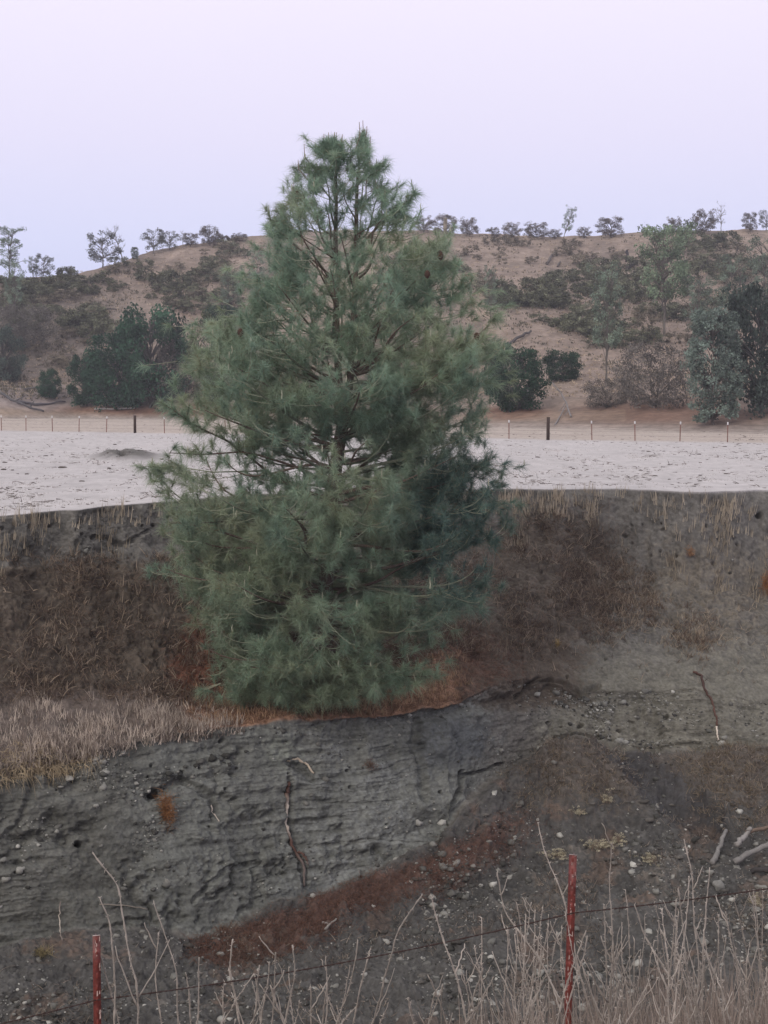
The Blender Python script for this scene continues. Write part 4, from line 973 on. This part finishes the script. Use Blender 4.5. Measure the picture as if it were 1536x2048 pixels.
tufts('grass', w, 260, 5, (.15, .5), .022, (.36, .30, .23), 'straw coloured stalks scattered on the face just below the rim', 'grass', rg, 1.0, .10, .05, .2, .2, .05)
w_sl = sst(1095, 1150, PY2) * (1 - sst(r3 - 2, r3 + 4, ridx)) * (ridx > r_rim + 20) * inframe * (1 - sst(1150, 1260, PX2 + 30 * fbm(PX2 * .01, PY2 * .01, 0 * PX2, 3, 5)))
w_sl2 = np.clip(w_sl + (ridx > r_rim + 14) * (ridx < r4) * ell(PX2, PY2, 1090, 1150, 170, 150, .5), 0, 1) * np.clip(.6 + 1.6 * fbm(G[..., 0], G[..., 1], G[..., 2] * 1.2, 3, 513), .08, 2)
tufts('undergrowth', w_sl2, 7500, 7, (.12, .42), .013, (.165, .120, .092), 'tangled brown dead weeds covering the slope above the ledge', 'dry weeds', rg, .55, .75, .35, .45, .45, .10, (.075, .052, .044))
tufts('undergrowth', w_sl2, 1700, 3, (.15, .5), .024, (.30, .235, .180), 'pale dead stalks standing among the brown weeds of the slope', 'dry weeds', rg, .8, .5, .3, .4, .25, .06)
w_rt = (ridx > r2) * (ridx < r4 - 2) * inframe * sst(1150, 1250, PX2)
w_rt = w_rt * (.06 + 1.2 * ell(PX2, PY2, 1290, 1220, 45, 35, .6) + 1.2 * ell(PX2, PY2, 1385, 1275, 50, 40, .6) + .9 * ell(PX2, PY2, 1240, 1190, 60, 60, .6) + .5 * ell(PX2, PY2, 1420, 1090, 60, 40, .6) + .4 * ell(PX2, PY2, 1130, 1250, 70, 50, .5))
tufts('undergrowth', w_rt, 750, 5, (.12, .45), .018, (.30, .24, .18), 'thin dead weeds clinging to the bare right bank', 'dry weeds', rg, .8, .5, .3, .4, .35, .07, (.13, .09, .07))
w_lb = (ridx > r3 - 30) * (ridx < r4 + 14) * inframe * (1 - sst(330, 520, PX2)) * sst(1385, 1420, PY2)
w_lb = w_lb * (.25 + sst(1405, 1450, PY2 + 20 * big)) * np.clip(.55 + 1.6 * fbm(G[..., 0] * 1.2, G[..., 1] * 1.2, 0 * G[..., 2], 3, 517), .3, 2)
tufts('grass', w_lb, 1500, 10, (.10, .36), .017, (.52, .44, .38), 'pale dry grass on the sloping sill at the left of the ledge', 'grass', rg, 1.0, .28, .15, .25, .3, .07, (.22, .175, .15))
w_lo = (ridx > r4 - 10) * (ridx < r4 + 26) * inframe * ell(PX2, PY2, 60, 1530, 110, 40, .5)
tufts('grass', w_lo, 260, 8, (.15, .36), .016, (.40, .32, .22), 'yellow straw spilling over the cliff edge at the left', 'grass', rg, .2, .5, .9, .7, .25, .08)
w_le = (ridx > r3 - 14) * (ridx < r4 - 3) * inframe * sst(330, 450, PX2) * (1 - sst(880, 960, PX2))
tufts('grass', w_le, 420, 7, (.08, .30), .016, (.42, .28, .18), 'orange tan grass tufts along the ledge under the pine', 'grass', rg, 1.0, .25, .15, .1, .25, .05)
w_lt = np.clip(w_le * 1.2 + (ridx > r2 + 60) * (ridx < r4) * inframe * np.clip(ell(PX2, PY2, 440, 1340, 85, 95, .5) + ell(PX2, PY2, 880, 1330, 130, 75, .5) + .6 * ell(PX2, PY2, 640, 1350, 200, 80, .5), 0, 1)
               + floor_ * inframe * (1 - sst(4, 60, polyd(PX2, PY2, BAND) + 40 * big + 20 * gr2)) * .9, 0, 1)
tufts('litter', w_lt, 9000, 5, (.08, .20), .008, (.165, .088, .064), 'rust brown fallen pine needles lying on the ledge and at the cliff foot', 'needle litter', rg, .0, .75, .1, .5, .35, .12, (.10, .055, .042))
w_f2 = floor_ * (1 - sst(r7, r8, ridx)) * inframe * (.25 + sst(900, 1100, PX2)) * np.clip(.3 + 2 * fbm(G[..., 0] * .7, G[..., 1] * .7, 0 * G[..., 0], 3, 515), .05, 2)
tufts('undergrowth', w_f2, 3200, 5, (.06, .28), .015, (.24, .195, .16), 'short dead weeds on the stony gully floor', 'dry weeds', rg, .7, .6, .3, .3, .4, .08, (.10, .075, .065))
w_rm = (ridx > r5) * (ridx < r7) * inframe * (ell(PX2, PY2, 1490, 1560, 110, 90, .5) + .5 * ell(PX2, PY2, 1130, 1560, 120, 60, .5))
tufts('undergrowth', w_rm, 700, 6, (.1, .35), .015, (.22, .175, .125), 'tawny dead weeds on the fan of earth at the right', 'dry weeds', rg, .7, .6, .4, .4, .35, .08, (.13, .10, .08))
# short stubble on the field
P_, N_, x_, y_ = scatter(fld * (PX2 > -50) * (PX2 < 1586) * (ridx > e_far + 8) * np.clip(.3 + 2 * s2, 0, 2), 5200, rg)
i = np.repeat(np.arange(5200), 5); a = Acc()
strands(a, P_[i] + rg.normal(size=(26000, 3)) * np.array([.12, .12, .0]), UP + rg.normal(size=(26000, 3)) * .5, rg.uniform(.02, .06, 26000), .02, .1, np.array([.40, .36, .34]) * rg.uniform(.5, 1.2, (26000, 1)), 2, rg)
link('grass', a.mesh('grass'), M_grass, None, 'short grazed stubble on the pale field', 'grass', None, 'stuff')
n = 2800
P_, N_, x_, y_ = scatter(fld * (PX2 > -50) * (PX2 < 1586) * (ridx > e_far + 4) * np.clip(.2 + 3 * s2, 0.02, 2), n, rg)
a = Acc(); strands(a, P_ + np.array([0, 0, .015]), np.stack([rg.normal(size=n), .3 * rg.normal(size=n), np.abs(rg.normal(size=n)) * .10], -1), rg.uniform(.04, .32, n), .035, .02, np.array([.16, .14, .13]) * rg.uniform(.6, 1.6, (n, 1)), 2, rg)
link('litter', a.mesh('litter'), M_grass, None, 'dark bits of straw and dung strewn over the pale field', 'debris', None, 'stuff')
# single small plants
def bush(x, y, wpx, hpx, n, col, label, L=(.1, .3), name='dry_bush', down=False, wd=.009):
    g = ground(x, y); sc_ = g[1] / F; rg2 = np.random.default_rng(int(x + y)); a = Acc()
    b = g + rg2.normal(size=(n, 3)) * np.array([wpx * sc_ * .16, .06, hpx * sc_ * .16]) + np.array([0, -.06, 0])
    d = unit(rg2.normal(size=(n, 3)) * np.array([.6, .6, .5]) + (UP * .7 if not down else -UP * .5) + np.array([0, -.45, 0]))
    strands(a, b, d, rg2.uniform(L[0], L[1], n), wd, .25, np.asarray(col) * rg2.uniform(.6, 1.35, (n, 1)), 3, rg2)
    return link(name, a.mesh(name, False, g), M_grass, None, label, 'bush', None, None, tuple(g))
bush(338, 1624, 46, 110, 900, (.33, .165, .075), 'orange brown dry bush hanging from the burrow in the cliff', (.12, .34))
bush(1534, 1172, 34, 80, 600, (.36, .16, .065), 'orange dry bush on the right bank cut by the picture edge', (.12, .3))
bush(1378, 1104, 26, 30, 260, (.38, .22, .12), 'small orange tuft below the rim on the right bank', (.08, .2))
bush(1117, 1288, 14, 30, 160, (.42, .30, .13), 'tiny yellow tuft on the slope right of the pine', (.06, .16))
bush(1146 + 100, 1520, 30, 40, 130, (.33, .27, .18), 'thin straw tuft at the foot of the right bank', (.15, .4))
bush(742, 1530, 40, 30, 300, (.17, .115, .09), 'small brown weed clinging to the middle of the cliff', (.05, .15))
bush(90, 1905, 60, 24, 160, (.27, .22, .12), 'low yellowish weed at the foot of the left cliff', (.15, .35))
bush(1010 - 560, 1860, 60, 30, 200, (.22, .14, .10), 'brown weed clump where the rust litter ends at left', (.12, .3))
for x, y, w_, h_, lb in ((1200, 1695, 62, 24, 'widest pale yellow cushion plant behind the top of the right red post'), (1214, 1603, 32, 26, 'pale yellow cushion plant highest on the gully floor'), (1155, 1624, 30, 12, 'flat whitish cushion plant left of the highest one'),
                          (1302, 1722, 34, 22, 'round pale cushion plant right of the widest one'), (1115, 1712, 50, 18, 'dull pale cushion plant just left of the right red post'), (1516, 1805, 30, 20, 'pale cushion plant at the right edge below the driftwood'), (1236, 1682, 34, 18, 'pale cushion plant touching the right end of the widest one')):
    g = ground(x, y); sc_ = g[1] / F; rg2 = np.random.default_rng(x); a = Acc()
    for _ in range(int(w_ * .9)):
        leaves(a, g + rg2.normal(size=3) * np.array([w_ * sc_ * .26, .14, 0]) + UP * abs(rg2.normal()) * h_ * sc_ * .33, .06, 26, .014, np.array((.52, .47, .35)) * rg2.uniform(.6, 1.15), rg2, .5)
    strands(a, g + rg2.normal(size=(120, 3)) * np.array([w_ * sc_ * .22, .12, 0]), UP + rg2.normal(size=(120, 3)) * .35, rg2.uniform(.08, h_ * sc_, 120), .007, .1, (.25, .19, .14), 2, rg2)
    link('cushion_plant', a.mesh('cushion_plant', False, g), M_grass, None, lb, 'plant', None, None, tuple(g))
# roots and driftwood
log('root', [(583, 1528, .05), (600, 1526, .05), (618, 1534, .05), (630, 1552, .02)], .045, .02, 'short pale curved root poking out of the cliff under the pine', 'root', (.46, .38, .30), src='g', lift=.05)
def vroot(pts_, r0, r1, cols, label, off=.10):
    a = Acc(); P_ = np.array([ground(x, y) for x, y in pts_]) + np.array([0, -off, 0]); q = np.linspace(0, len(P_) - 1, len(P_) * 5)
    Q = np.stack([np.interp(q, range(len(P_)), P_[:, i]) for i in range(3)], -1); rg2 = np.random.default_rng(int(pts_[0][0])); Q[1:-1] += rg2.normal(size=Q[1:-1].shape) * .012
    cs = np.array([np.interp(q, range(len(P_)), [c[i] for c in cols]) for i in range(3)]).T
    tube(a, Q, np.linspace(r0, r1, len(Q)) * rg2.uniform(.8, 1.25, len(Q)), 7, cs); return link('root', a.mesh('root', False, P_[0]), M_wood, None, label, 'root', None, None, tuple(P_[0]))
bro = (.10, .055, .045); pal = (.58, .50, .43); mid = (.15, .12, .11)
vroot([(583, 1563), (587, 1585), (589, 1610), (589, 1645), (597, 1680), (603, 1700), (612, 1725), (617, 1770)], .06, .026, [bro, bro, pal, pal, bro, bro, mid, mid], 'long vertical root, pale above and brown below, down the middle of the cliff')
vroot([(608, 1700), (616, 1712), (618, 1728)], .03, .02, [bro, bro, mid], 'short reddish root twisted beside the long vertical one')
vroot([(1386, 1343), (1404, 1350), (1408, 1378), (1424, 1402), (1430, 1430), (1434, 1450)], .035, .028, [bro, (.07, .04, .035), (.07, .04, .035), bro, bro, bro], 'dark crooked root hanging down the right bank', .05)
vroot([(1432, 1452), (1434, 1470), (1435, 1480)], .028, .02, [pal, pal, pal], 'pale stub of root under the dark crooked one', .05)
vroot([(440, 1608), (443, 1622), (447, 1640)], .015, .01, [pal, pal, pal], 'thin pale rootlet in the cliff right of the orange dry bush')
vroot([(124, 1800), (122, 1840), (127, 1880)], .012, .01, [mid, pal, mid], 'thin grey rootlet low on the left cliff')
DW = (.20, .188, .182)
log('driftwood', [(1424, 1735, .0), (1440, 1712, .1), (1452, 1688, .25)], .065, .05, 'short pale driftwood log leaning up at the left of the pile', 'driftwood', DW, src='g', lift=.1)
log('driftwood', [(1468, 1738, .05), (1500, 1728, .15), (1540, 1716, .25), (1600, 1700, .3)], .075, .065, 'thickest pale driftwood log running off the right edge', 'driftwood', DW, src='g', lift=.12)
log('driftwood', [(1472, 1726, .3), (1490, 1708, .35), (1500, 1700, .4)], .07, .05, 'greyish driftwood stub on top of the thickest log', 'driftwood', (.27, .25, .24), src='g', lift=.15)
log('driftwood', [(1490, 1700, .25), (1540, 1698, .35), (1600, 1694, .4)], .05, .04, 'thin brown driftwood stick behind the thickest log', 'driftwood', (.15, .11, .09), src='g', lift=.2)
log('driftwood', [(1502, 1752, .05), (1560, 1745, .1)], .07, .06, 'dark half buried log under the driftwood pile', 'driftwood', (.05, .045, .045), src='g', lift=.05)
log('stick', [(650, 1862, 0), (672, 1845, .05)], .03, .02, 'short grey stick on the rust litter at the cliff foot', 'stick', (.25, .23, .21), src='g', lift=.04)
log('stick', [(645, 1850, 0), (660, 1858, .05)], .03, .02, 'stubby stick crossing the short grey one', 'stick', (.22, .2, .19), src='g', lift=.06)
log('stick', [(200, 1822, .1), (250, 1826, .12), (300, 1832, .1)], .014, .01, 'long thin bent stick along the foot of the left cliff', 'stick', (.24, .21, .18), src='g', lift=.05)

# ------------------------------------------------------------------ near fence and the weeds in front
DN = 6.5
nf = []
for x, top in ((-760, 1990), (193, 1872), (1146, 1708), (2090, 1560)):
    p = pt(x, top, DN); nf.append(p)
gz = [ground_at(p[0], p[1]) for p in nf]
near_f = empty('barbed_wire_fence', (float(nf[1][0]), DN, gz[1]), 'red steel post fence with one rusty barbed strand in front of the gully', 'fence')
org = np.array([float(nf[1][0]), DN, gz[1]])
for i, p in enumerate(nf):
    h_ = float(p[2] - gz[i]) + .3
    o = link('fence_post', tpost(h_, .034, 0, (.135, .030, .025)).mesh('fence_post'), M_post, near_f)
    o.location = (np.array([p[0] - h_ * (.0, .004, .022, 0)[i], p[1], gz[i] - .3]) - org).tolist(); o.rotation_euler = (0, (.0, .004, .022, 0)[i], (.0, .35, -.3, 0)[i])
    if i == 1: o['label'] = 'shorter red post with dull top'
    if i == 2: o['label'] = 'taller red post leaning slightly right with pale flecked top'
    a = Acc(); rr_ = np.random.default_rng(i)
    for _ in range(22):     # pale flecks: chipped paint, and highlights put in as colour
        z = h_ - rr_.random() ** 1.6 * 1.0; x = rr_.choice([-.004, .0, .012]) + rr_.normal() * .002; s1_, s2_ = rr_.uniform(.001, .0045), rr_.uniform(.004, .03)
        a.add([(x - s1_, -.0022, z - s2_), (x + s1_, -.0022, z - s2_ * .8), (x + s1_ * .6, -.0022, z), (x - s1_ * .7, -.0022, z - s2_ * .1)], [(0, 1, 2, 3)], None, (.46, .33, .30))
    a.add([(-.017, -.001, h_ + .001), (.017, -.001, h_ + .001), (.017, .006, h_ + .001), (-.017, .006, h_ + .001)], [(0, 1, 2, 3)], None, (.42, .36, .34))
    link('chips_and_highlights', a.mesh('chips_and_highlights'), M_stone, o, kind='stuff')
wy_ = [(-760, 2190), (193, 2000), (1146, 1826), (2090, 1672)]
wp = np.array([pt(x, y, DN - .03) for x, y in wy_]); Q = []
for i in range(3):
    for q in np.linspace(0, 1, 12, endpoint=False):
        p = wp[i] * (1 - q) + wp[i + 1] * q; p = p.copy(); p[2] -= .035 * 4 * q * (1 - q) ; Q.append(p)
Q.append(wp[-1]); Q = np.array(Q); a = Acc()
L_ = np.linspace(0, len(Q) - 1, 900); QQ = np.stack([np.interp(L_, range(len(Q)), Q[:, k_]) for k_ in range(3)], -1); th = np.arange(900) * .9
for s_ in (0, math.pi): tube(a, QQ + np.stack([0 * th, np.cos(th + s_) * .0018, np.sin(th + s_) * .0018], -1), .0016, 4, (.06, .035, .03))
link('wire', a.mesh('wire', False, org), M_wire, near_f)
bm_ = Acc()
for t_ in np.arange(.02, .99, .022):
    f = t_ * 899; i0 = int(f); c_ = QQ[i0]
    for d_ in ((.25, -.3, 1), (-.25, .3, -1), (.2, 1, .35), (-.2, -1, -.3)):
        tube(bm_, [c_, c_ + unit(np.array(d_, float)) * .016], [.0016, .0006], 3, (.06, .035, .03))
    tube(bm_, QQ[max(i0 - 2, 0):i0 + 3], .0034, 4, (.07, .04, .03))
link('barbs', bm_.mesh('barbs', False, org), M_wire, near_f, kind='stuff')
# tall dry weed stalks: (top x, top y, foot x at the frame bottom, distance, side shoots)
rw = np.random.default_rng(61)
def stalk(tx_, ty_, bx, D, shoots, r0, label, group=None, mids=(), col=None):
    top = pt(tx_, ty_, D); low = pt(bx, 2060, D + .1); dirv = low - top
    gzv = ground_at(low[0], low[1]); root = low + dirv / max(-dirv[2], .3) * max(low[2] - gzv, .05) * .6; root[2] = gzv - .03
    pts_ = [top] + [pt(x, y, D + .03) for x, y in mids] + [low, root]; P_ = np.array(pts_)
    seg = np.r_[0, np.cumsum(np.linalg.norm(np.diff(P_, axis=0), axis=1))]; n = max(24, int(seg[-1] / .018)); q = np.linspace(0, seg[-1], n)
    Q = np.stack([np.interp(q, seg, P_[:, i]) for i in range(3)], -1)
    for _ in range(4): Q[1:-1] = (Q[:-2] + Q[1:-1] * 2 + Q[2:]) / 4
    Q[:, :2] += np.cumsum(rw.normal(size=(n, 2)), 0) * .0010
    Q[:, 0] += .006 * np.sin(q * rw.uniform(5, 14) + rw.random() * 6)
    Rr = np.linspace(r0 * .42, r0, n) * (1 + .55 * (rw.random(n) < .4) - .15); c0 = np.array((.43, .38, .34) if col is None else col) * rw.uniform(.8, 1.2)
    a = Acc(); tube(a, Q, Rr, 5, c0 * rw.uniform(.72, 1.2, (n, 1)))
    for _ in range(shoots):
        i_ = rw.integers(1, int(n * .75)); d_ = unit(np.array([rw.choice([-1, 1]) * rw.uniform(.25, .7), rw.normal() * .3, rw.uniform(.6, 1.1)])); l_ = rw.uniform(.06, .30) * (.4 + i_ / n * 1.4)
        m_ = 8; s_ = np.linspace(0, 1, m_)[:, None]; B_ = Q[i_] + d_ * l_ * s_ + UP * l_ * .25 * s_ ** 2 + rw.normal(size=(m_, 3)) * .002
        tube(a, B_, np.linspace(r0 * .5, r0 * .25, m_) * rw.uniform(.8, 1.5, m_), 4, c0 * rw.uniform(.8, 1.2))
    k_ = int(n * .8)
    nn = int(k_ * 1.6); ii = rw.integers(0, k_, nn)          # dry buds and hairs along the stem
    strands(a, Q[ii], rw.normal(size=(nn, 3)) + UP * .8, rw.uniform(.008, .022, nn), .0040, .1, c0 * 1.15 * np.ones((nn, 3)), 1, rw)
    root_ = Q[-1]
    return link('dry_stalk', a.mesh('dry_stalk', False, root_), M_grass, None, label, 'weed', group, None, tuple(root_))
ST = [((187, 1705), 276, [(232, 1770), (256, 1870), (272, 1960)], 2, 'longest bent stalk, arching up to the left above the shorter red post'),
      ((201, 1795), 225, [(218, 1830), (222, 1860)], 0, 'faint thin stalk between the shorter red post and the longest stalk'),
      ((203, 1912), 236, [(212, 1960)], 0, 'low thin stalk leaning away from the shorter red post'),
      ((310, 1805), 365, [(325, 1850), (352, 1950)], 1, 'slightly blurred stalk leaning left, second from the longest'),
      ((318, 1865), 325, [(308, 1960)], 1, 'thin stalk bowed to the left behind the blurred one'),
      ((370, 1945), 385, [], 1, 'short straight stalk right of the blurred one'), ((402, 1915), 392, [], 1, 'short straight stalk leaning right, next to another of equal height'),
      ((467, 1878), 478, [(463, 1930)], 2, 'thick upright stalk alone left of the middle'), ((521, 1930), 497, [], 1, 'stalk leaning right of the thick upright one'),
      ((554, 1905), 540, [], 1, 'nearly upright stalk under the rust litter'), ((583, 1890), 575, [(590, 1950)], 3, 'branched stalk just right of the nearly upright one'),
      ((655, 1915), 652, [], 1, 'plain straight stalk near the middle of the bottom edge'), ((718, 1880), 672, [(700, 1960)], 3, 'tall knobbly stalk leaning right near the middle'),
      ((742, 1900), 700, [(720, 1980)], 2, 'stalk running close beside the tall knobbly one'), ((845, 1790), 740, [(800, 1860), (765, 1960)], 2, 'long stalk slanting up to the right in front of the stony floor'),
      ((862, 1790), 940, [(875, 1830), (900, 1910)], 1, 'long stalk slanting up to the left with a seed head'), ((992, 1745), 1155, [(1010, 1820), (1090, 1940)], 3, 'long stalk crossing behind the base of the taller red post'),
      ((1078, 1645), 1195, [(1090, 1700), (1125, 1790), (1150, 1900)], 3, 'tallest stalk, starting above and left of the taller red post'), ((1225, 1685), 1222, [(1222, 1760), (1235, 1900)], 10, 'forked bushy stalk just right of the taller red post'),
      ((1370, 1678), 1395, [(1385, 1760), (1398, 1880)], 5, 'tall pale stalk below the left end of the driftwood'), ((1417, 1735), 1405, [(1410, 1820)], 3, 'stalk right beside the tall pale one, slightly lower'),
      ((1268, 1810), 1385, [(1290, 1870), (1330, 1940)], 3, 'arched stalk leaning left between the bushy one and the tall pale one'), ((1350, 1800), 1335, [], 4, 'stalk rising straight between the arched and the tall pale ones'), ((1508, 1780), 1530, [(1515, 1850)], 3, 'tall stalk nearest the right edge')]
for (tx_, ty_), bx, md, sh, lb in ST:
    stalk(tx_, ty_, bx, rw.uniform(5.9, 6.9) if 'behind' not in lb else 7.2, sh, .0064, lb, None, md)
gA = 'dry stalks crowding the bottom right'; gB = 'short dry stalks along the bottom edge'
for i_ in range(84):
    x = 940 + 640 * rw.random() ** .85; y = rw.uniform(1800, 2010) - 60 * (x > 1250) * rw.random()
    stalk(x + (rw.normal() * 6, -14 - abs(rw.normal()) * 26, 14 + abs(rw.normal()) * 26)[i_ % 3], y, x, rw.uniform(5.6, 7.6), int(rw.integers(2, 7)), rw.uniform(.0036, .0062), 'thin %s stalk in the dense thicket %s' % (('pale upright', 'pale left leaning', 'pale right leaning')[i_ % 3], 'left of the taller red post' if x < 1140 else 'just right of the taller red post' if x < 1300 else 'towards the right edge'), gA)
for _ in range(26):
    x = 430 + 540 * rw.random(); stalk(x + rw.normal() * 30, rw.uniform(1925, 2030), x, rw.uniform(5.8, 7.4), int(rw.integers(1, 4)), rw.uniform(.0045, .007), 'thin short stalk low along the bottom edge left of the thicket', gB)
# fine dead grass between the stalks
n = 2400; xx = 900 + 760 * rw.random(n) ** .7; DD = rw.uniform(5.8, 7.6, n); bp = pt(xx, 2060 + 0 * xx, DD); gg = np.array([ground_at(bp[i, 0], bp[i, 1]) for i in range(0, n, 40)]).repeat(40)[:n]
bp[:, 2] = gg + .02; tz = pt(xx, np.interp(xx, [900, 1050, 1300, 1536], [2010, 1965, 1930, 1900]) + rw.normal(size=n) * 35, DD)[:, 2]
a = Acc(); strands(a, bp, UP + rw.normal(size=(n, 3)) * .16, np.maximum(tz - gg, .2), .0065, .12, np.array((.30, .245, .21)) * rw.uniform(.6, 1.3, (n, 1)), 6, rw, .3)
link('grass', a.mesh('grass'), M_grass, None, 'fine dead grass filling the bottom right between the tall stalks', 'grass', None, 'stuff')
n = 9000; bp = np.stack([rw.uniform(-4, 4, n), rw.uniform(1.5, 8.5, n), np.zeros(n)], -1); sub = G2[r8:].reshape(-1, 3)[::6]
ok = np.abs(bp[:, 0]) < 5
for i in range(0, n, 500):
    d_ = (sub[None, :, 0] - bp[i:i + 500, None, 0]) ** 2 + (sub[None, :, 1] - bp[i:i + 500, None, 1]) ** 2; bp[i:i + 500, 2] = sub[np.argmin(d_, 1), 2]
a = Acc(); strands(a, bp, UP + rw.normal(size=(n, 3)) * .4, rw.uniform(.08, .3, n), .005, .2, np.array((.27, .22, .17)) * rw.uniform(.6, 1.3, (n, 1)), 2, rw)
link('grass', a.mesh('grass'), M_grass, None, 'short dead grass on the near bank below the frame', 'grass', None, 'stuff')

# ------------------------------------------------------------------ evening haze
hb = Acc(); x0, x1, y0, y1, z0, z1 = -620, 620, -30, 560, -13, 62
hb.add([(x0, y0, z0), (x1, y0, z0), (x1, y1, z0), (x0, y1, z0), (x0, y0, z1), (x1, y0, z1), (x1, y1, z1), (x0, y1, z1)],
       [(0, 3, 2, 1), (4, 5, 6, 7), (0, 1, 5, 4), (1, 2, 6, 5), (2, 3, 7, 6), (3, 0, 4, 7)])
mh = bpy.data.materials.new('haze'); mh.use_nodes = True; t = mh.node_tree; t.nodes.remove(t.nodes['Principled BSDF'])
pv = t.nodes.new('ShaderNodeVolumePrincipled'); pv.inputs['Color'].default_value = (.86, .85, .95, 1); pv.inputs['Density'].default_value = 0.00045; pv.inputs['Anisotropy'].default_value = .2
t.links.new(pv.outputs[0], t.nodes['Material Output'].inputs['Volume'])
link('haze', hb.mesh('haze'), mh, None, kind='stuff')
